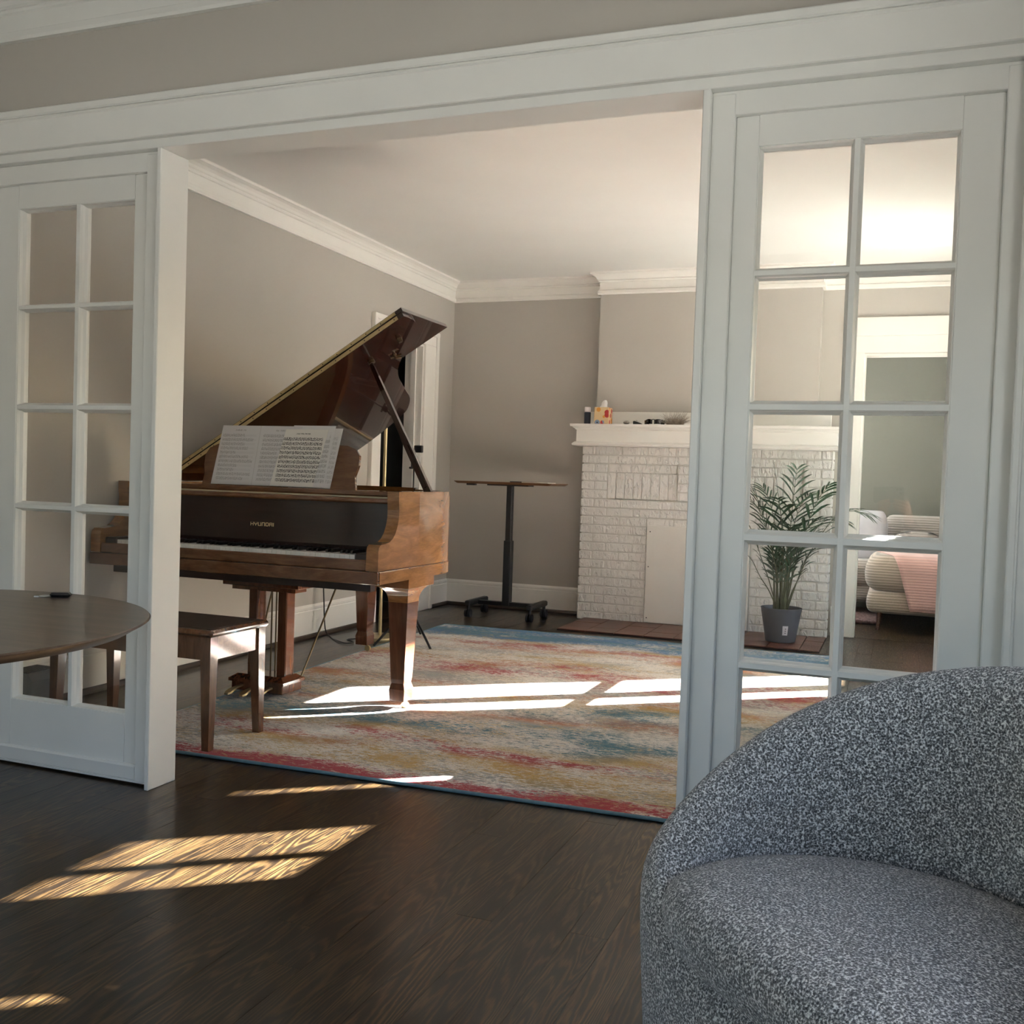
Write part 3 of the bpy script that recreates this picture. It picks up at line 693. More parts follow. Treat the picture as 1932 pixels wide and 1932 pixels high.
for p, q in (((0, 0), (RW, 0)), ((RW, 0), (RW, RL)), ((RW, RL), (0, RL)), ((0, RL), (0, 0))):
    ob('binding', MB().tube([(p[0], p[1], .007), (q[0], q[1], .007)], .0065, 8), M['rug_edge'], rug, 1.0, False)

# ================================================================== grand piano
RZ = .0125                                             # top of the rug pile
pn = thing('grand_piano', (-.85, 1.6, 0), 'polished mahogany baby grand piano with its lid propped open', 'piano')
PX0, PX1, PY = -1.59, -.115, .99
cheek = [(.990, .655), (.991, .735), (.996, .752), (1.010, .762), (1.045, .765), (1.085, .770), (1.112, .783), (1.136, .806), (1.152, .835), (1.162, .868), (1.163, .90), (1.158, .94), (1.158, .978), (1.36, .978), (1.36, .655)]
ob('cheek', MB().prism(cheek, 'x', PX1-.055, PX1), M['mahogany'], pn)
ob('cheek', MB().prism(cheek, 'x', PX0, PX0+.055), M['mahogany'], pn)
def catmull(P, n):
    out = []
    for i in range(len(P)-1):
        p0, p1, p2, p3 = P[max(i-1, 0)], P[i], P[i+1], P[min(i+2, len(P)-1)]
        for k in range(n):
            t = k/n; out.append(tuple(.5*((2*b)+(-a+c)*t+(2*a-5*b+4*c-d)*t*t+(-a+3*b-3*c+d)*t**3) for a, b, c, d in zip(p0, p1, p2, p3)))
    return out+[P[-1]]
rimP = [(-.115, 1.355), (-.115, 1.52), (-.118, 1.62), (-.135, 1.71), (-.175, 1.79), (-.245, 1.865), (-.345, 1.95), (-.425, 2.05), (-.49, 2.16), (-.565, 2.34), (-.64, 2.50), (-.73, 2.615), (-.82, 2.675), (-.96, 2.72), (-1.13, 2.75), (-1.30, 2.76), (-1.45, 2.758), (-1.55, 2.735), (-1.585, 2.67), (-1.59, 2.55), (-1.59, 1.355)]
rim = catmull(rimP, 4)
def sweep_s(path, prof): return sweep(path, prof, 1)
ob('rim', sweep_s(rim, [(0, .655), (.045, .655), (.045, .978), (.002, .978), (0, .975)]), M['mahogany'], pn, .7)
ob('rim_band', sweep_s([(-.111, 1.002)]+[(p[0]+.004 if p[0] > -.2 else p[0], p[1]) for p in rim]+[(-1.594, 1.002)], [(0, .601), (.05, .600), (.05, .653), (.004, .653), (0, .649)]), M['mahogany'], pn, .7)
ob('front_rail', MB().box(-1.592, -.113, .984, 1.02, .600, .652, .003), M['mahogany_shaded'], pn)
ob('key_slip', MB().box(PX0+.055, PX1-.055, .993, 1.012, .653, .699, .004), M['mahogany_shaded'], pn)
ob('key_bed', MB().box(PX0+.05, PX1-.05, 1.0, 1.62, .604, .655), M['fall'], pn)
ob('under_frame', MB().box(PX0+.07, PX1-.07, 1.06, 1.10, .562, .604).box(PX0+.07, PX1-.07, 1.42, 1.50, .562, .604).box(-1.20, -.75, 1.5, 2.6, .562, .604).box(PX0+.05, PX0+.13, 1.5, 2.6, .562, .604), M['fall'], pn)
ob('sound_board', MB().prism([(p[0]*.985-.012, p[1]-.03) for p in rim if p[1] > 1.5]+[(-1.56, 1.5)], 'z', .70, .72), M['fall'], pn)
ob('iron_plate', MB().prism([(-.17, 1.215), (-.17, 1.62), (-.24, 1.80), (-.45, 1.98), (-.55, 2.2), (-.70, 2.5), (-.9, 2.64), (-1.3, 2.7), (-1.53, 2.66), (-1.53, 1.215)], 'z', .900, .915), M['gold_plate'], pn)
ob('felt_strip', MB().box(PX0+.06, PX1-.06, 1.22, 1.243, .914, .9515), plain('cream_felt', (.55, .47, .33), .9), pn)
rows = MB()
for i in range(60):
    for j in range(3):
        x = -1.45+i*.021+.006*j; rows.tube([(x, 1.30+.02*j, .912), (x, 1.30+.02*j, .935)], .003, 5)
ob('tuning_pins', rows, M['steel'], pn)['kind'] = 'stuff'
KX0, KX1 = -1.466, -.240; KW = (KX1-KX0)/52
for s0, s1 in ((KX1, PX1-.055), (PX0+.055, KX0)):
    ob('key_block', MB().box(s0+.001, s1-.001, 1.018, 1.172, .655, .722, .004), M['fall'], pn)
k0 = None
for i in range(52):
    if k0 is None:
        o = ob('white_key', MB().box(-KW/2+.0005, KW/2-.0005, 1.020-1.6, 1.178-1.6, .694, .7145, .0012), M['ivory'], pn, None, False); k0 = o.data
    else:
        o = bpy.data.objects.new('white_key', k0); C.objects.link(o); o.parent = pn
    o.location = (KX0+(i+.5)*KW+.85, 0, 0)
k1 = None
for i in range(51):
    if (i % 7) in (1, 4): continue                      # A0 start: B-C and E-F gaps
    if k1 is None:
        o = ob('black_key', MB().loft([[(-.0055, 1.070-1.6, .712), (.0055, 1.070-1.6, .712), (.0055, 1.18-1.6, .712), (-.0055, 1.18-1.6, .712)], [(-.0045, 1.077-1.6, .7265), (.0045, 1.077-1.6, .7265), (.0045, 1.18-1.6, .7265), (-.0045, 1.18-1.6, .7265)]]), M['ebony'], pn, None, False); k1 = o.data
    else:
        o = bpy.data.objects.new('black_key', k1); C.objects.link(o); o.parent = pn
    o.location = (KX0+(i+1)*KW+.85, 0, 0)
fb = ob('fallboard', MB().prism([(1.178, .716), (1.176, .740), (1.186, .925), (1.205, .925), (1.205, .716)], 'x', PX0+.055, PX1-.055), M['fall'], pn)
ob('fallboard_rail', MB().box(PX0+.055, PX1-.055, 1.172, 1.215, .924, .946, .006), M['mahogany_shaded'], pn)
# maker's name in wide squared letters
SEG = {'H': [(0,0,0,1), (1,0,1,1), (0,.5,1,.5)], 'Y': [(0,1,0,.5), (0,.5,1,.5), (1,1,1,.5), (.5,.5,.5,0)], 'U': [(0,1,0,0), (0,0,1,0), (1,0,1,1)], 'N': [(0,0,0,1), (0,1,1,1), (1,1,1,0)],
       'D': [(0,0,0,1), (0,1,.8,1), (.8,1,1,.8), (1,.8,1,.2), (1,.2,.8,0), (.8,0,0,0)], 'A': [(0,0,0,1), (0,1,1,1), (1,1,1,0), (0,.45,1,.45)], 'I': [(0,0,0,1)]}
LW_, LH_, ST = .0130, .0135, .0026
lx = -.862
for ch in 'HYUNDAI':
    wd = LW_ if ch != 'I' else 0
    lt = MB()
    for a, b_, c, d_ in SEG[ch]:
        p = Vector((a*wd, b_*LH_)); q = Vector((c*wd, d_*LH_)); dd = (q-p).normalized() if (q-p).length else Vector((0, 1)); nn = Vector((-dd.y, dd.x))*ST/2
        p = p-dd*ST/2; q = q+dd*ST/2
        cor = [p-nn, q-nn, q+nn, p+nn]
        def lp(c2, w_): 
            z = .803+c2.y; yy = 1.176+.010*(z-.74)/.185
            return (lx+c2.x, yy-w_, z)
        lt.add([lp(c2, .0002) for c2 in cor]+[lp(c2, .0014) for c2 in cor], [(0,1,2,3), (7,6,5,4), (0,4,5,1), (1,5,6,2), (2,6,7,3), (3,7,4,0)])
    ob('letter', lt, M['gold_letter'], fb)
    lx += wd+ST+.0042
# music shelf and desk
ob('music_shelf', MB().box(PX0+.06, PX1-.06, 1.245, 1.30, .953, .976, .004).box(PX0+.06, -.50, 1.30, 1.40, .953, .968).box(-.28, PX1-.06, 1.30, 1.40, .953, .968), M['mahogany_shaded'], pn)
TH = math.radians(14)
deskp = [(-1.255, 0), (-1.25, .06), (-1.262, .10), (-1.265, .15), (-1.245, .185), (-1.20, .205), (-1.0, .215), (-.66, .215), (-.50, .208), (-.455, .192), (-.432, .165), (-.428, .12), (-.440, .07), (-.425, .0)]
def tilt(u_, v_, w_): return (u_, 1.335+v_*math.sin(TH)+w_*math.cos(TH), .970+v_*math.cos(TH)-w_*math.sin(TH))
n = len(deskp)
ob('music_desk', MB().add([tilt(a, b_, 0) for a, b_ in deskp]+[tilt(a, b_, .016) for a, b_ in deskp], [tuple(range(n))[::-1], tuple(range(n, 2*n))]+[(i, (i+1) % n, n+(i+1) % n, n+i) for i in range(n)]), M['mahogany_shaded'], pn)
# lid: main leaf hinged along the spine, front flap folded back on top of it
HX, HZ = -1.585, .985; LT = math.radians(31.26)
le = Vector((math.cos(LT), 0, math.sin(LT))); ln_ = Vector((-math.sin(LT), 0, math.cos(LT)))
def lid(u_, y_, w_): return tuple(Vector((HX, 0, HZ))+le*u_+ln_*w_+Vector((0, y_, 0)))
def lid_plate(poly, w0, w1):
    n = len(poly); return MB().add([lid(a, b_, w0) for a, b_ in poly]+[lid(a, b_, w1) for a, b_ in poly], [tuple(range(n))[::-1], tuple(range(n, 2*n))]+[(i, (i+1) % n, n+(i+1) % n, n+i) for i in range(n)])
lidc = catmull([(1.508, 1.56), (1.500, 1.625), (1.466, 1.726), (1.40, 1.815), (1.31, 1.875), (1.217, 1.955), (1.151, 2.044), (1.095, 2.156), (1.022, 2.347), (.956, 2.519), (.859, 2.652), (.787, 2.695), (.627, 2.750), (.468, 2.783), (.30, 2.790), (.08, 2.785), (.02, 2.75), (.0, 2.68)], 4)
ml = ob('lid', lid_plate([(0, 1.5), (1.508, 1.5)]+lidc, 0, .021), M['lidwood'], pn)
ob('lid_flap', lid_plate([(.0, 1.5), (1.515, 1.5), (1.515, 1.985), (0, 1.985)], .0225, .042), M['lidwood'], pn)
def strip(u0_, u1_, w0, w1, y0, y1): return MB().add([lid(a, b_, c_) for a, b_, c_ in [(u0_, y0, w0), (u1_, y0, w0), (u1_, y1, w0), (u0_, y1, w0), (u0_, y0, w1), (u1_, y0, w1), (u1_, y1, w1), (u0_, y1, w1)]], [(3,2,1,0), (4,5,6,7), (0,1,5,4), (1,2,6,5), (2,3,7,6), (3,0,4,7)])
for w0, w1 in ((.0015, .0180), (.0255, .0395)):
    hg = ob('hinge_strip', strip(.02, 1.478, w0, w1, 1.4965, 1.5005), M['brass'], ml)
scw = MB()
for i in range(17):
    for w_ in (.010, .031):
        c_ = Vector(lid(.06+i*.0875+(.02 if w_ > .02 else 0), 1.4965, w_)); scw.tube([c_, c_-Vector((0, .0012, 0))], .0028, 6)
ob('hinge_screws', scw, M['dark_gap'], ml)['kind'] = 'stuff'
def on_lid(u_, y_, w_=0): return Vector(lid(u_, y_, w_))
kb = ob('lid_buffer', MB().tube([on_lid(1.368, 1.69, .002), on_lid(1.368, 1.69, -.02)], [.016, .011], 12), M['bronze'], ml, .8)
ob('lid_catch', MB().tube([on_lid(1.257, 1.83, .002), on_lid(1.257, 1.83, -.016), on_lid(1.275, 1.85, -.022)], [.013, .008, .006], 8).tube([on_lid(1.235, 1.82, -.008), on_lid(1.285, 1.845, -.012)], .006, 6), M['bronze'], ml, .8)
ob('prop_cup', MB().tube([on_lid(1.175, 1.722, .002), on_lid(1.175, 1.722, -.014)], .017, 12), M['bronze'], ml, .8)
# prop
pb, pt = Vector((-.165, 1.565, .955)), on_lid(1.171, 1.723, -.004)
ax = (pt-pb).normalized(); sd = ax.cross(Vector((0, 1, 0))).normalized(); fd = sd.cross(ax)
def sect(t, a, b_): c_ = pb+(pt-pb)*t; return [c_-sd*a-fd*b_, c_+sd*a-fd*b_, c_+sd*a+fd*b_, c_-sd*a+fd*b_]
pr = ob('lid_prop', MB().loft([sect(0, .016, .012), sect(.40, .016, .012), sect(.46, .013, .011), sect(.95, .010, .009), sect(1, .007, .007)]), M['lidwood'], pn)
ob('short_prop', MB().loft([[p-fd*.013 for p in sect(.06, .006, .004)], [p-fd*.013 for p in sect(.36, .006, .004)]]), M['lidwood'], pr)
# legs with brackets and casters
def leg(cx, cy, capx=.085, capy=.125, brk=True, floor=RZ):
    def sq(hx, hy, z): return [(cx-hx, cy-hy, z), (cx+hx, cy-hy, z), (cx+hx, cy+hy, z), (cx-hx, cy+hy, z)]
    lo = [sq(.036, .042, floor+.040), sq(.038, .044, .104), sq(.030, .036, .130), sq(.033, .039, .150), sq(.047, .054, .490)]
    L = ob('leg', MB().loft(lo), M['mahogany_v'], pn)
    cap = [sq(.047, .054, .490)]
    for k in range(1, 9):
        a = k/8*math.pi/2; cap.append(sq(.047+(capx-.047)*(1-math.cos(a)), .054+(capy-.054)*(1-math.cos(a)), .490+.072*math.sin(a)))
    cap.append(sq(capx, capy, .602))
    ob('bracket', MB().loft(cap), M['mahogany'], L, .5)
    c_ = ob('caster', MB().tube([(cx, cy, floor+.044), (cx, cy, floor+.034)], .018, 12).loft([[(cx-.013+.02*k, cy-.008, floor+.036-.004*k), (cx+.013+.02*k, cy-.008, floor+.036-.004*k), (cx+.013+.02*k, cy+.008, floor+.036-.004*k), (cx-.013+.02*k, cy+.008, floor+.036-.004*k)] for k in (0, .5, 1)]), M['brass'], L, .8)
    ob('wheel', MB().tube([(cx+.022, cy-.008, floor+.0165), (cx+.022, cy+.008, floor+.0165)], .0165, 16), M['brass'], c_, .8)
leg(-.195, 1.385); leg(-1.505, 1.385); leg(-1.055, 2.595, .08, .08)
# pedal lyre
ly = ob('pedal_lyre', MB().box(-1.142, -.722, 1.36, 1.49, .505, .566, .003).box(-1.10, -.752, 1.38, 1.475, .485, .506), M['mahogany_v'], pn)
for x0, x1 in ((-1.002, -.952), (-.842, -.792)):
    ob('pillar', MB().box(x0, x1, 1.375, 1.445, .085, .49, .004), M['mahogany_v'], ly)
ob('lyre_base', MB().box(-1.045, -.765, 1.315, 1.475, .022, .066, .003).loft([[(-1.055+d, 1.305+d, z), (-.755-d, 1.305+d, z), (-.755-d, 1.485-d, z), (-1.055+d, 1.485-d, z)] for d, z in ((0, .064), (0, .078), (.012, .086), (.030, .098))]), M['mahogany_v'], ly)
for px in (-.985, -.905, -.825):
    ob('pedal', MB().loft([[(px-w_, y_, z-.004), (px+w_, y_, z-.004), (px+w_*.9, y_, z+.004), (px-w_*.9, y_, z+.004)] for w_, y_, z in ((.008, 1.33, .050), (.009, 1.27, .046), (.016, 1.235, .040), (.018, 1.21, .032), (.010, 1.195, .028))]), M['brass'], ly, .8)
for s0, s1 in (((-.765, 1.47, .085), (-.705, 1.72, .563)), ((-1.03, 1.47, .085), (-1.08, 1.72, .563))):
    ob('brace_rod', MB().tube([s0, s1], .0045, 8), M['bronze'], ly, 1)
ob('pedal_rod', MB().tube([(-.93, 1.46, .06), (-.93, 1.46, .50)], .004, 6).tube([(-.905, 1.46, .06), (-.905, 1.46, .50)], .004, 6), M['bronze'], ly, 1)

# ================================================================== sheet music on the desk
def sheet_mat(name, staves, ink, pages=1, paper=(.80, .80, .82), upto=1.0, blank_from=-1):
    m, nt, b = newmat(name); g = coords(nt, 'Generated'); s = nt.nodes.new('ShaderNodeSeparateXYZ'); nt.links.new(g, s.inputs[0])
    u = math_(nt, 'FRACT', math_(nt, 'MULTIPLY', s.outputs[0], pages)); v = s.outputs[2]
    vs_ = math_(nt, 'MULTIPLY', math_(nt, 'DIVIDE', math_(nt, 'SUBTRACT', v, .07), .80), staves)
    fr = math_(nt, 'FRACT', vs_)
    inband = math_(nt, 'MULTIPLY', math_(nt, 'GREATER_THAN', fr, .22), math_(nt, 'LESS_THAN', fr, .72))
    lines = math_(nt, 'GREATER_THAN', math_(nt, 'SINE', math_(nt, 'MULTIPLY', math_(nt, 'SUBTRACT', fr, .22), 2*math.pi*8)), .55)
    inpage = math_(nt, 'MULTIPLY', math_(nt, 'MULTIPLY', math_(nt, 'GREATER_THAN', u, .09), math_(nt, 'LESS_THAN', u, .92)), math_(nt, 'MULTIPLY', math_(nt, 'GREATER_THAN', v, .07), math_(nt, 'LESS_THAN', v, .87)))
    c = nt.nodes.new('ShaderNodeCombineXYZ'); nt.links.new(math_(nt, 'MULTIPLY', s.outputs[0], 26*pages), c.inputs[0]); nt.links.new(math_(nt, 'MULTIPLY', vs_, 5.0), c.inputs[1])
    n1 = noise(nt, c.outputs[0], 1.6, 2, .55)
    notes = math_(nt, 'MULTIPLY', math_(nt, 'GREATER_THAN', n1, .525), math_(nt, 'MULTIPLY', math_(nt, 'GREATER_THAN', fr, .10), math_(nt, 'LESS_THAN', fr, .84)))
    row = nt.nodes.new('ShaderNodeTexWhiteNoise'); row.noise_dimensions = '1D'; nt.links.new(math_(nt, 'FLOOR', vs_), row.inputs['W'])
    filled = math_(nt, 'LESS_THAN', math_(nt, 'MULTIPLY', u, row.outputs['Value']), upto*.55) if upto < 1 else 1.0
    if upto < 1: notes = math_(nt, 'MULTIPLY', notes, filled)
    title = math_(nt, 'MULTIPLY', math_(nt, 'MULTIPLY', math_(nt, 'GREATER_THAN', v, .91), math_(nt, 'LESS_THAN', v, .935)), math_(nt, 'MULTIPLY', math_(nt, 'GREATER_THAN', u, .38), math_(nt, 'LESS_THAN', u, .66)))
    title = math_(nt, 'MULTIPLY', title, math_(nt, 'GREATER_THAN', noise(nt, mapping(nt, g, (120, 1, 20)), 1.5, 1), .5))
    k = math_(nt, 'ADD', math_(nt, 'MULTIPLY', math_(nt, 'MULTIPLY', math_(nt, 'ADD', math_(nt, 'MULTIPLY', math_(nt, 'MULTIPLY', lines, inband), .45), notes), inpage), ink), math_(nt, 'MULTIPLY', title, ink*.8), True)
    fold = math_(nt, 'LESS_THAN', math_(nt, 'ABSOLUTE', math_(nt, 'SUBTRACT', s.outputs[0], .5)), .004) if pages == 2 else None
    col = mix(nt, k, paper, (.03, .03, .035))
    if fold is not None: col = mix(nt, math_(nt, 'MULTIPLY', fold, .25), col, (.3, .3, .3))
    nt.links.new(col, b.inputs['Base Color']); b.inputs['Roughness'].default_value = .7; return m
def sheet(x0t, x1t, x0b, x1b, h, off, mat, label, curl=0.0):
    n = 8; V = []
    for wi in (0, -.0007):
        for j in range(n+1):
            f = j/n
            for i in range(n+1):
                a = i/n; xx = (x0b+(x1b-x0b)*a)*(1-f)+(x0t+(x1t-x0t)*a)*f
                V.append(tilt(xx, .0065+h*f, -off-curl*math.sin(math.pi*a)*.6-curl*f*f+wi))
    F = []; q = n+1; m_ = q*q
    for j in range(n):
        for i in range(n):
            a = j*q+i; F.append((a, a+1, a+q+1, a+q)); F.append((m_+a+q, m_+a+q+1, m_+a+1, m_+a))
    for i in range(n):
        F += [(i+1, i, m_+i, m_+i+1), (n*q+i, n*q+i+1, m_+n*q+i+1, m_+n*q+i)]
        F += [(i*q, (i+1)*q, m_+(i+1)*q, m_+i*q), ((i+1)*q+n, i*q+n, m_+i*q+n, m_+(i+1)*q+n)]
    o = ob('sheet_music', MB().add(V, F), mat, None, 1.2); return tag(o, label, 'sheet music', 'sheets on the piano music desk')
sheet(-.775, -.535, -.775, -.555, .281, .002, sheet_mat('staves_back', 10, .30), 'rearmost right sheet of music, its right edge nearest the desk end')
sheet(-.795, -.572, -.81, -.585, .292, .005, sheet_mat('staves_mid', 10, .45), 'tallest sheet of music, behind the dark printed page')
sheet(-1.185, -.745, -1.198, -.765, .287, .008, sheet_mat('manuscript', 11, .42, 2, (.74, .74, .77), .8), 'wide two-page manuscript sheet at the left of the music desk')
sheet(-.610, -.588, -.650, -.628, .262, .011, sheet_mat('narrow_page', 9, .5), 'narrow folded page edge beside the dark printed page')
sheet(-.827, -.602, -.868, -.640, .270, .013, sheet_mat('dark_print', 10, 1.0, 1, (.88, .87, .84)), 'front page of boldly printed black notes on the music desk', .002)

# ================================================================== piano bench
bn = thing('piano_bench', (-.86, .59, RZ), 'wooden piano bench with dark top and burl apron before the piano', 'bench')
BX0, BX1, BY0, BY1 = -1.245, -.488, .425, .768
ob('seat', MB().box(BX0-.012, BX1+.012, BY0-.012, BY1+.012, .432, .458, .010), M['bench'], bn)
ob('seat_pad', MB().box(BX0+.012, BX1-.012, BY0+.012, BY1-.012, .457, .461, .002), M['bench_seat'], bn)
for x in (BX0+.022, BX1-.022):
    for y in (BY0+.022, BY1-.022):
        sx = 1 if x < -.8 else -1; sy = 1 if y < .6 else -1
        L = [(x-.022, x+.022, y-.022, y+.022, .432), (x-.022, x+.022, y-.022, y+.022, .345), (x-(.022 if sx > 0 else .008), x+(.008 if sx > 0 else .022), y-(.022 if sy > 0 else .008), y+(.008 if sy > 0 else .022), RZ)]
        if y > .6: L[-1] = L[-1][:4]+(RZ,)
        ob('leg', MB().loft([[(a, c, z), (b_, c, z), (b_, d_, z), (a, d_, z)] for a, b_, c, d_, z in L]), M['bench'], bn)
ob('apron', MB().box(BX1-.030, BX1-.008, BY0+.044, BY1-.044, .345, .432), M['burl'], bn)
ob('apron', MB().box(BX0+.008, BX0+.030, BY0+.044, BY1-.044, .345, .432), M['burl'], bn)
ob('apron', MB().box(BX0+.044, BX1-.044, BY0+.008, BY0+.030, .345, .432), M['bench'], bn)
ob('apron', MB().box(BX0+.044, BX1-.044, BY1-.030, BY1-.008, .345, .432), M['bench'], bn)

# ================================================================== round table and car key
TZ = .72; TC = (-.125, -1.175); TR = .555
tb = thing('round_table', (TC[0], TC[1], 0), 'round dark walnut pedestal table at the left edge of the picture', 'table')
ob('table_top', MB().lathe([(TR-.07, TZ-.030), (TR-.035, TZ-.024), (TR-.004, TZ-.006), (TR, TZ-.003), (TR-.003, TZ), ], TC[0], TC[1], 96), M['walnut'], tb, .6)
ob('pedestal', MB().lathe([(.20, .028), (.12, .05), (.06, .10), (.045, .25), (.045, .55), (.07, .66), (.16, .692)], TC[0], TC[1], 32), M['walnut'], tb, .8)
ob('foot_plate', MB().lathe([(.26, 0), (.262, .012), (.20, .030)], TC[0], TC[1], 40), M['walnut'], tb, .6)
ky = thing('car_key', (-.085, -.69, TZ), 'small black car key with ring on the round table', 'key', .5)
ob('fob', MB().box(-.024, .024, -.013, .013, 0, .012, .005), M['blackgloss'], ky, None, False)
ob('key_ring', MB().tube([(-.036+.014*math.cos(a*math.pi/6), .014*math.sin(a*math.pi/6), .0022) for a in range(13)], .0016, 6), M['steel'], ky, 1, False)
ob('key_blade', MB().box(-.062, -.030, -.004, .004, 0, .0025), M['steel'], ky, None, False)

# ================================================================== boucle armchair
ac = thing('armchair', (1.81, -1.15, 0), 'grey boucle barrel armchair in the right foreground', 'armchair', math.radians(-45))
def plan(al, back, front, p=6):
    c_ = max(0, -math.cos(al)); return ((1/back)**p+(c_/front)**p)**(-1/p)
def rimh(al):
    a = abs(math.degrees((al+math.pi) % (2*math.pi)-math.pi))
    T = [(0, .785), (14, .78), (40, .738), (64, .664), (84, .578), (100, .500), (112, .440), (122, .385), (135, .347), (180, .340)]
    for (a0, h0), (a1, h1) in zip(T[:-1], T[1:]):
        if a <= a1:
            t = (a-a0)/(a1-a0); return h0+(h1-h0)*t
    return .340
NA = 144
def smooth_h(al): return sum(rimh(al+math.radians(d)) for d in (-9, -6, -3, 0, 3, 6, 9))/7
rings = []
for k in range(NA):
    al = k*2*math.pi/NA; h = smooth_h(al); sx, cx_ = math.sin(al), math.cos(al)
    ro = lambda z: plan(al, .360+.062*min(1, max(0, (z-.05)/.6)), .178)
    th = .075
    pr_ = [(ro(.03)-.025, .012), (ro(.06), .035), (ro(.2), .18), (ro(.3), h*.55+.02), (ro(h), h-.055), (ro(h)-.006, h-.025), (ro(h)-.022, h-.006), (ro(h)-th*.5, h), (ro(h)-th+.016, h-.010), (ro(h)-th-.004, h-.035), (ro(h)-th-.022, h-.10*max(.3, (h-.3)/.45)), (plan(al, .315, .13), min(.34, h-.06)), (plan(al, .30, .12), .26)]
    rings.append([(r_*sx, r_*cx_, z) for r_, z in pr_])
shell = MB().loft(rings, False, False, True)
so_ = ob('shell', shell, M['boucle'], ac, 1.5, False)
sm = so_.modifiers.new('subdivision', 'SUBSURF'); sm.levels = 1; sm.render_levels = 2
# seat cushion
rings = []
for z, s, zz in [(.325, .70, 0), (.334, .86, 0), (.347, .945, 0), (.366, .99, 0), (.390, 1.005, 0), (.404, 1.0, 0), (.420, .97, .002), (.436, .90, .004), (.448, .78, .006), (.456, .58, .006), (.460, .32, .006), (.461, .04, .006)]:
    rings.append([(s*plan(k*2*math.pi/96, .330, .194, 5)*math.sin(k*2*math.pi/96), s*plan(k*2*math.pi/96, .330, .194, 5)*math.cos(k*2*math.pi/96), z) for k in range(96)])
cu_ = ob('seat_cushion', MB().loft(rings), M['boucle'], ac, 2.0, False)
ob('swivel_base', MB().lathe([(.24, 0), (.25, .004), (.25, .014), (.10, .022), (.08, .26)], 0, 0, 40), M['black'], ac, .6, False)

# ================================================================== standing desk on wheels
dk = thing('rolling_desk', (-.905, 4.50, 0), 'small standing desk with wooden top on black wheeled column', 'desk')
n_ = 6
dp = [(-1.275, 4.30), (-.525, 4.30), (-.515, 4.31), (-.515, 4.70), (-.525, 4.71), (-1.275, 4.71), (-1.285, 4.70), (-1.285, 4.31)]
ob('desk_top', MB().loft([[(-.9+(p-( -.9))*s_, 4.505+(q-4.505)*s_, z) for p, q in dp] for s_, z in ((.95, 1.003), (1.0, 1.016), (1.0, 1.021))]), M['desk'], dk)
ob('top_bracket', MB().box(-1.07, -.74, 4.44, 4.56, .992, 1.004), M['black'], dk)
ob('height_lever', MB().box(-1.19, -1.12, 4.32, 4.36, .990, 1.003, .003), M['black'], dk)
ob('column', MB().box(-.925, -.882, 4.475, 4.525, .55, .995, .003), M['black'], dk)
ob('outer_column', MB().box(-.932, -.875, 4.467, 4.533, .09, .58, .003), M['black'], dk)
ob('cross_bar', MB().box(-1.13, -.655, 4.475, 4.525, .085, .115, .003), M['black'], dk)
for x in (-1.15, -.66):
    f = ob('foot_bar', MB().box(x-.022, x+.022, 4.315, 4.685, .085, .125, .008), M['black'], dk)
    for y in (4.34, 4.66):
        c_ = ob('caster', MB().tube([(x, y, .088), (x, y, .058)], .012, 10), M['black'], f, .8)
        for s_ in (-.014, .014):
            ob('wheel', MB().tube([(x+s_-.008, y, .030), (x+s_+.008, y, .030)], .030, 20), M['rubber'], c_, .8)
o = ob('notebook', MB().box(-.09, .09, -.065, .065, 0, .008, .002), plain('notebook_cover', (.05, .05, .06), .5)); o.location = (-.80, 4.50, 1.021); o.rotation_euler.z = .1
tag(o, 'dark notebook lying on the standing desk', 'notebook')
o = ob('paper_pad', MB().box(-.105, .105, -.075, .075, 0, .006, .001), plain('pad_paper', (.74, .72, .67), .7)); o.location = (-.655, 4.43, 1.021); o.rotation_euler.z = -.08
tag(o, 'white paper pad at the right end of the standing desk', 'paper pad')

# ================================================================== palm in a grey pot
PXp, PYp = 1.125, 4.385; PZ = .0125
pl = thing('potted_palm', (PXp, PYp, PZ), 'green parlour palm in a grey tapered pot on the hearth', 'plant')
pot = ob('pot', MB().lathe([(.088, PZ), (.098, PZ+.004), (.134, PZ+.222), (.137, PZ+.228), (.133, PZ+.230), (.128, PZ+.222), (.120, PZ+.18), (.02, PZ+.178)], PXp, PYp, 48), M['pot'], pl, .7)
ob('soil', MB().lathe([(.119, PZ+.19), (.115, PZ+.202), (.05, PZ+.206), (.005, PZ+.207)], PXp, PYp, 24), M['soil'], pl, .8)
def patch(a0, a1, z0, z1, r_=lambda z: .0985+(z-PZ)*.162, d=.0012, n=6):
    V = []; F = []
    for j in range(2):
        for i in range(n+1):
            a = a0+(a1-a0)*i/n; z = (z0, z1)[j]; rr_ = r_(z)+d; V.append((PXp+rr_*math.cos(a), PYp+rr_*math.sin(a), z))
    for i in range(n): F.append((i, i+1, n+2+i, n+1+i))
    return MB().add(V, F)
va = math.radians(-82)
st_ = ob('price_label', patch(va-.03+.10, va+.10+.28, PZ+.055, PZ+.118), plain('label_paper', (.66, .67, .72), .6), pot)
for z_ in (.100, .086, .072):
    ob('print_mark', patch(va+.20, va+.27, PZ+z_-.004, PZ+z_+.001, d=.0020, n=2), M['black'], st_)
rl = random.Random(21)
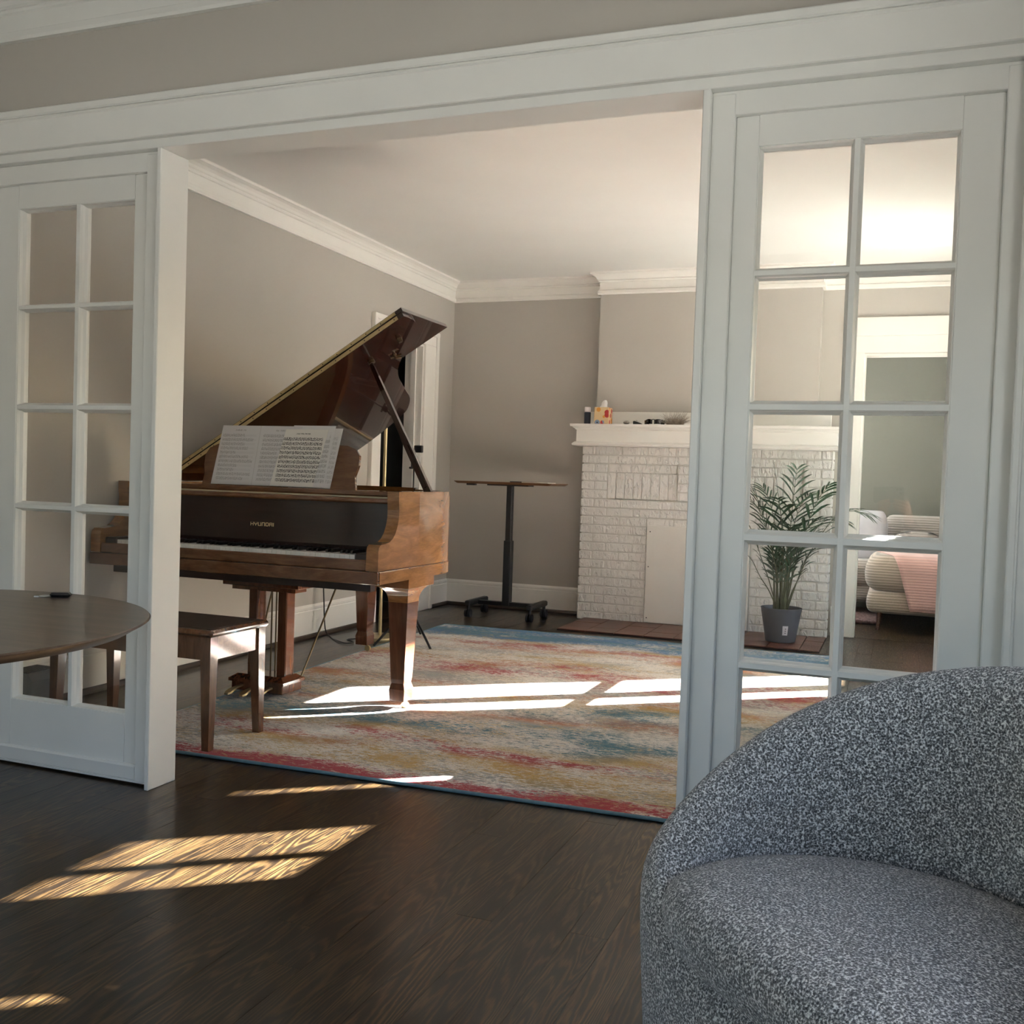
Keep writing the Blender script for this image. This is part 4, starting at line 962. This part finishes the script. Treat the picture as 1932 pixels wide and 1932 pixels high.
def frond(base_, pts, nleaf, ll, name='frond', wl=.013, start=.30, droop=.35):
    """arching rachis with paired narrow leaflets"""
    P = [Vector(p) for p in catmull([tuple(p) for p in pts], 6)]; mb = MB(); m_ = len(P)
    mb.tube(P, [.0048-.0036*i/(m_-1) for i in range(m_)], 5)
    f = ob(name, mb, M['stem'], pl, 1.2)
    lf = MB()
    for i in range(nleaf):
        t = start+(1-start)*i/(nleaf-1); k = min(m_-2, int(t*(m_-1))); c_ = P[k]+(P[k+1]-P[k])*(t*(m_-1)-k)
        tg = (P[k+1]-P[k]).normalized(); side = tg.cross(Vector((0, 0, 1)))
        if side.length < .1: side = tg.cross(Vector((0, 1, 0)))
        side.normalize()
        L_ = ll*(math.sin(math.pi*(.18+.72*(i/(nleaf-1))))**.8)*rl.uniform(.85, 1.1)
        for s_ in (-1, 1):
            d_ = (tg*.80+side*s_*rl.uniform(.55, .75)+Vector((0, 0, rl.uniform(-.05, .2)))).normalized(); up = side.cross(tg).normalized()
            w_ = wl*rl.uniform(.8, 1.15)
            pr2 = []
            for q, wf in ((0, .25), (.25, .9), (.55, 1), (.8, .6), (1, .03)):
                e = c_+d_*L_*q+Vector((0, 0, -droop*L_*q*q))
                nn_ = d_.cross(up).normalized(); pr2.append((e-nn_*w_*wf*.5, e+up*w_*wf*.12, e+nn_*w_*wf*.5))
            V = [v for r_ in pr2 for v in r_]; F = []
            for q in range(4):
                F += [(q*3, q*3+1, q*3+4, q*3+3), (q*3+1, q*3+2, q*3+5, q*3+4)]
            lf.add(V, F)
    ob('leaflets', lf, M['leaf'], f, 1.2)
def stemmed(az, lean, top, tipx, tipy, tipz, n=13, ll=.17, arch=.06, wl=.014):
    b_ = Vector((PXp+.03*math.cos(az)*rl.uniform(.3, 1.2), PYp+.03*math.sin(az), PZ+.20))
    t1 = Vector((PXp+lean*math.cos(az), PYp+lean*.6*math.sin(az), top))
    tip = Vector((tipx, tipy, tipz))
    mid = (t1+tip)/2+Vector((0, 0, arch))
    frond(None, [b_, (b_+t1)/2+Vector((0, 0, .02)), t1, mid, tip], n, ll, wl=wl)
# (azimuth, lean, height where the blade starts, tip)
stemmed(2.6, .10, .66, .84, 4.33, 1.13, 15, .24, .07, .017)
stemmed(1.7, .04, .68, 1.04, 4.40, 1.19, 14, .27, .02, .013)
stemmed(.9, .05, .72, 1.19, 4.36, 1.17, 13, .25, .04, .014)
stemmed(.2, .16, .60, 1.64, 4.34, .90, 15, .27, .13, .017)
stemmed(-.2, .10, .62, 1.40, 4.28, 1.07, 12, .26, .08, .026)
stemmed(3.4, .13, .52, .80, 4.30, .86, 13, .24, .09, .014)
stemmed(3.9, .08, .56, .90, 4.20, .99, 12, .25, .08, .014)
stemmed(4.7, .06, .60, 1.10, 4.12, .97, 12, .26, .08, .017)
stemmed(5.3, .10, .54, 1.38, 4.18, .86, 13, .25, .09, .014)
stemmed(1.3, .06, .60, 1.25, 4.55, 1.00, 12, .24, .08, .014)
stemmed(2.2, .06, .62, .96, 4.50, 1.04, 12, .24, .08, .014)
stemmed(5.9, .12, .46, 1.34, 4.30, .66, 8, .14, .04, .009)
stemmed(3.1, .15, .44, .86, 4.36, .60, 8, .13, .03, .008)
stemmed(4.2, .08, .50, .98, 4.20, .76, 11, .20, .07, .013)
stemmed(5.0, .06, .52, 1.18, 4.18, .80, 11, .20, .07, .013)
stemmed(.5, .10, .58, 1.50, 4.45, .84, 12, .23, .11, .014)
canes = [(-.03, .0, .0105, .62), (.018, -.01, .017, .60), (-.008, .02, .012, .64), (.03, .015, .011, .58), (-.045, -.015, .008, .56)]
for dx, dy, r_, top in canes:
    ob('cane', MB().tube([(PXp+dx, PYp+dy, PZ+.18), (PXp+dx*1.1, PYp+dy, PZ+.30), (PXp+dx*1.2, PYp+dy*1.1, top-.14), (PXp+dx*1.6, PYp+dy*1.3, top)], [r_, r_*.9, r_*.75, r_*.45], 10), M['stem'], pl, 1)

# ================================================================== behind the piano
lp = thing('floor_lamp', (-1.215, 3.08, 0), 'slim brass floor lamp standing behind the piano', 'floor lamp')
ob('base', MB().lathe([(.130, 0), (.132, .006), (.128, .022), (.02, .028)], -1.215, 3.08, 40), M['brass_dull'], lp, .6)
ob('pole', MB().tube([(-1.215, 3.08, .02), (-1.215, 3.08, 1.42)], .0105, 12), M['brass_dull'], lp, .8)
ob('lamp_shade', MB().lathe([(.05, 1.40), (.085, 1.42), (.06, 1.50), (.015, 1.53)], -1.215, 3.08, 24), M['brass_dull'], lp, .8)
sx_, sy_ = -.985, 3.03
ms = thing('tripod_stand', (sx_, sy_, 0), 'black tripod stand with clip standing behind the piano', 'stand')
ob('pole', MB().tube([(sx_, sy_, .10), (sx_, sy_, 1.10)], .006, 8).tube([(sx_, sy_, .35), (sx_, sy_, .72)], .009, 8), M['black'], ms, .8)
for tx_, ty_ in ((-.753, 2.858), (-1.111, 2.81), (-1.05, 3.33)):
    ob('leg', MB().tube([(sx_, sy_, .24), (sx_+(tx_-sx_)*.15, sy_+(ty_-sy_)*.15, .20), (tx_, ty_, RZ if tx_ > -1.07 else .006)], .0075, 8), M['black'], ms, .8)
    ob('strut', MB().tube([(sx_, sy_, .10), (sx_+(tx_-sx_)*.45, sy_+(ty_-sy_)*.45, .125)], .005, 6), M['black'], ms, .8)
hd_ = ob('clip', MB().box(sx_-.018, sx_+.018, sy_-.012, sy_+.012, 1.09, 1.13, .004).tube([(sx_-.03, sy_, 1.095), (sx_+.03, sy_, 1.095)], .007, 8).tube([(sx_, sy_, 1.12), (sx_-.015, sy_, 1.16), (sx_-.004, sy_, 1.20)], .006, 8), M['black'], ms, .8)
ob('box', MB().box(sx_+.0, sx_+.055, sy_-.01, sy_+.015, 1.19, 1.235, .004), M['black'], hd_)
pts = [(-1.595, 3.02, .50), (-1.58, 2.98, .40), (-1.54, 2.93, .22), (-1.52, 2.92, .06), (-1.50, 2.95, .006), (-1.40, 2.86, .006), (-1.30, 2.80, .006), (-1.28, 2.86, .006), (-1.36, 2.92, .006), (-1.30, 2.98, .008), (-1.24, 2.90, .006), (-1.27, 3.0, .006)]
pts = [(-1.59, 3.01, .62)]+pts
o = ob('power_cable', MB().tube(catmull(pts, 5), .0042, 6), M['cable'], None, 1); tag(o, 'black cable hanging by the wall and coiled on the floor', 'cable')
ht = thing('air_heater', (-1.49, .60, 0), 'low grey plastic heater against the left wall', 'heater')
ob('body', MB().prism([(-1.575, .0), (-1.435, 0), (-1.435, .155), (-1.455, .185), (-1.575, .185)], 'y', .52, .68), M['heater'], ht)
for i in range(9):
    ob('vent_slat', MB().box(-1.568+i*.012, -1.562+i*.012, .525, .675, .184, .190), M['black'], ht)

# ================================================================== room beyond the doorway
def pillowy(x0, x1, y0, y1, z0, z1, r_=.06, n=10):
    """box with generously rounded edges"""
    rings = []
    for j in range(n+1):
        a = -math.pi/2+math.pi*j/n; ins = r_*(1-math.cos(a)); z = (z0+z1)/2+((z1-z0)/2)*math.copysign(abs(math.sin(a))**.8, math.sin(a))
        X0, X1, Y0, Y1 = x0+ins, x1-ins, y0+ins, y1-ins; rc = r_*.9; ring = []
        for cx, cy, a0 in ((X1-rc, Y1-rc, 0), (X0+rc, Y1-rc, 90), (X0+rc, Y0+rc, 180), (X1-rc, Y0+rc, 270)):
            for k in range(5):
                an = math.radians(a0+22.5*k); ring.append((cx+rc*math.cos(an), cy+rc*math.sin(an), z))
        rings.append(ring)
    return MB().loft(rings)
sf = thing('sectional_sofa', (1.95, 6.3, 0), 'tan corduroy sectional sofa seen through the far doorway', 'sofa')
ob('chaise_cushion', pillowy(1.615, 2.42, 5.42, 6.25, .285, .565, .11), M['cord'], sf, 1.2)
ob('chaise_base', pillowy(1.635, 2.42, 5.45, 6.25, .125, .295, .05), M['cord'], sf, 1.2)
ob('seat_cushion', pillowy(.75, 1.72, 6.18, 7.0, .25, .47, .08), M['cordgrey'], sf, 1.2)
ob('seat_base', pillowy(.75, 2.6, 6.22, 7.05, .12, .27, .05), M['cordgrey'], sf, 1.2)
ob('seat_cushion', pillowy(1.70, 2.6, 6.2, 7.0, .25, .50, .08), M['cordgrey'], sf, 1.2)
ob('back_cushion', pillowy(.75, 1.72, 6.75, 7.12, .42, .86, .09), M['cordgrey'], sf, 1.2)
ob('back_cushion', pillowy(1.70, 2.7, 6.62, 7.10, .40, .84, .09), M['cordgrey'], sf, 1.2)
for x, y in ((1.735, 5.50), (2.32, 5.50), (.85, 6.3), (1.75, 6.95), (2.5, 6.95), (.85, 6.95)):
    ob('leg', MB().tube([(x, y, .14), (x-.012, y-.012, -.002)], [.022, .013], 10), M['mahogany_v'], sf, .8)
o = ob('throw_pillow', pillowy(1.47, 1.76, 6.42, 6.60, .46, .88, .06), M['pillow'], None, 1.2); tag(o, 'white pillow at the left of the sofa back in the next room', 'pillow')
o = ob('round_cushion', pillowy(1.80, 2.18, 6.30, 6.52, .49, .72, .10), M['cordgrey'], None, 1.2); tag(o, 'plump grey striped cushion on the sofa in the next room', 'pillow')
# blanket draped over the chaise: follows its rounded front
V = []; F = []; nb, mbn = 14, 18
for j in range(mbn+1):
    t = j/mbn
    if t < .5: y, z = 6.05-(6.05-5.50)*t/.5, .571
    elif t < .68: a = (t-.5)/.18*math.pi/2; y, z = 5.50-.088*math.sin(a), .485+.086*math.cos(a)
    else: y, z = 5.412, .485-(t-.68)/.32*.325
    for i in range(nb+1):
        s_ = i/nb; x = 1.66+.285*t+s_*(.62-.30*t)
        V.append((x, y-.004*math.sin(s_*9+t*3), z+.003*math.sin(s_*11)))
for j in range(mbn):
    for i in range(nb):
        a = j*(nb+1)+i; F.append((a, a+1, a+nb+2, a+nb+1))
o = ob('throw_blanket', MB().add(V, F), M['pink'], None, 1.2); sd_ = o.modifiers.new('thickness', 'SOLIDIFY'); sd_.thickness = .006; sd_.offset = 1
tag(o, 'pink throw blanket draped over the corner of the corduroy sofa', 'blanket')
o = ob('shag_rug', pillowy(1.0, 1.75, 5.75, 6.7, 0, .03, .012, 4), M['shag'], None, 1); tag(o, 'dark mottled rug under the sofa in the next room', 'rug')

# ================================================================== the photographer's phone and hands (mirrored faintly in the right glass panel)
def cam(a, b_, c_): return CAM+cr*a+cu*b_+fw*c_
ph = thing('smartphone', tuple(CAM), 'dark smartphone held sideways, mirrored in the right glass panel', 'phone')
def camloft(rings): return MB().loft([[cam(*p) for p in r] for r in rings])
def rrect(a0, a1, b0, b1, r_, c_):
    out = []
    for ca, cb, st in ((a1-r_, b1-r_, 0), (a0+r_, b1-r_, 90), (a0+r_, b0+r_, 180), (a1-r_, b0+r_, 270)):
        for k in range(4): an = math.radians(st+30*k); out.append((ca+r_*math.cos(an), cb+r_*math.sin(an), c_))
    return out
ob('case', camloft([rrect(-.130, .022, -.055, .022, .010, -.0125), rrect(-.132, .024, -.057, .024, .011, -.010), rrect(-.132, .024, -.057, .024, .011, -.006), rrect(-.130, .022, -.055, .022, .010, -.004)]), plain('phone_case', (.12, .13, .14), .3, coat=.4), ph)
ob('camera_bump', camloft([rrect(-.018, .020, -.020, .020, .008, -.0045), rrect(-.017, .019, -.019, .019, .008, -.0025)]), plain('phone_bump', (.2, .21, .23), .15, coat=.5), ph)
for a, b_ in ((.009, .009), (.009, -.010), (-.008, .009)):
    ob('lens_ring', MB().tube([cam(a, b_, -.003), cam(a, b_, -.0012)], .0065, 16), M['blackgloss'], ph, .8)
M['skin'] = plain('skin', (.52, .30, .21), .5, var=.06, scale=40)
M['sleeve'] = plain('dark_sleeve', (.03, .03, .035), .9)
pe = thing('person', tuple(CAM), 'two hands in dark sleeves gripping the phone, mirrored in the right panel', 'person')
def hand(s_, a0):
    """fingers wrap up over the back of the phone, palm and thumb behind it"""
    mb = MB()
    def t(pts, r_): mb.tube([cam(a0+s_*p[0], p[1], p[2]) for p in catmull(pts, 4)], r_, 10)
    def rad(n, r0_, r1_): return [r0_+(r1_-r0_)*i/(n-1) for i in range(n)]
    n = 13
    for k, (ln, dz) in enumerate(((.040, .000), (.046, -.017), (.043, -.033), (.034, -.048))):
        b_ = -.050+dz
        t([(.052, b_-.030, -.030), (.056-.002*k, b_-.012, -.008), (.040, b_-.002, .006), (.040-ln, b_+.008, .0055)], rad(n, .0098, .0070))
    t([(.050, -.110, -.040), (.030, -.075, -.034), (.018, -.052, -.026), (.004, -.036, -.022)], rad(n, .0135, .0088))
    # palm and wrist
    mb.loft([[cam(a0+s_*(ca+wa*math.cos(k*math.pi/6)), cb, cc+wc*math.sin(k*math.pi/6)) for k in range(12)] for ca, cb, cc, wa, wc in ((.048, -.045, -.024, .012, .010), (.048, -.075, -.028, .022, .018), (.050, -.110, -.036, .026, .019), (.052, -.140, -.046, .022, .018), (.054, -.165, -.056, .022, .020))])
    h = ob('hand', mb, M['skin'], pe, 1.2)
    rm = h.modifiers.new('skin', 'REMESH'); rm.mode = 'VOXEL'; rm.voxel_size = .0026; rm.use_smooth_shade = True
    ob('sleeve', MB().tube([cam(a0+s_*.054, -.155, -.053), cam(a0+s_*.06, -.19, -.075), cam(a0+s_*.10, -.28, -.16), cam(a0+s_*.15, -.36, -.24)], [.030, .036, .044, .050], 14), M['sleeve'], pe, 1)
hand(1, -.022); hand(-1, -.045)
for o in bpy.data.objects:
    if '_o' in o: del o['_o']
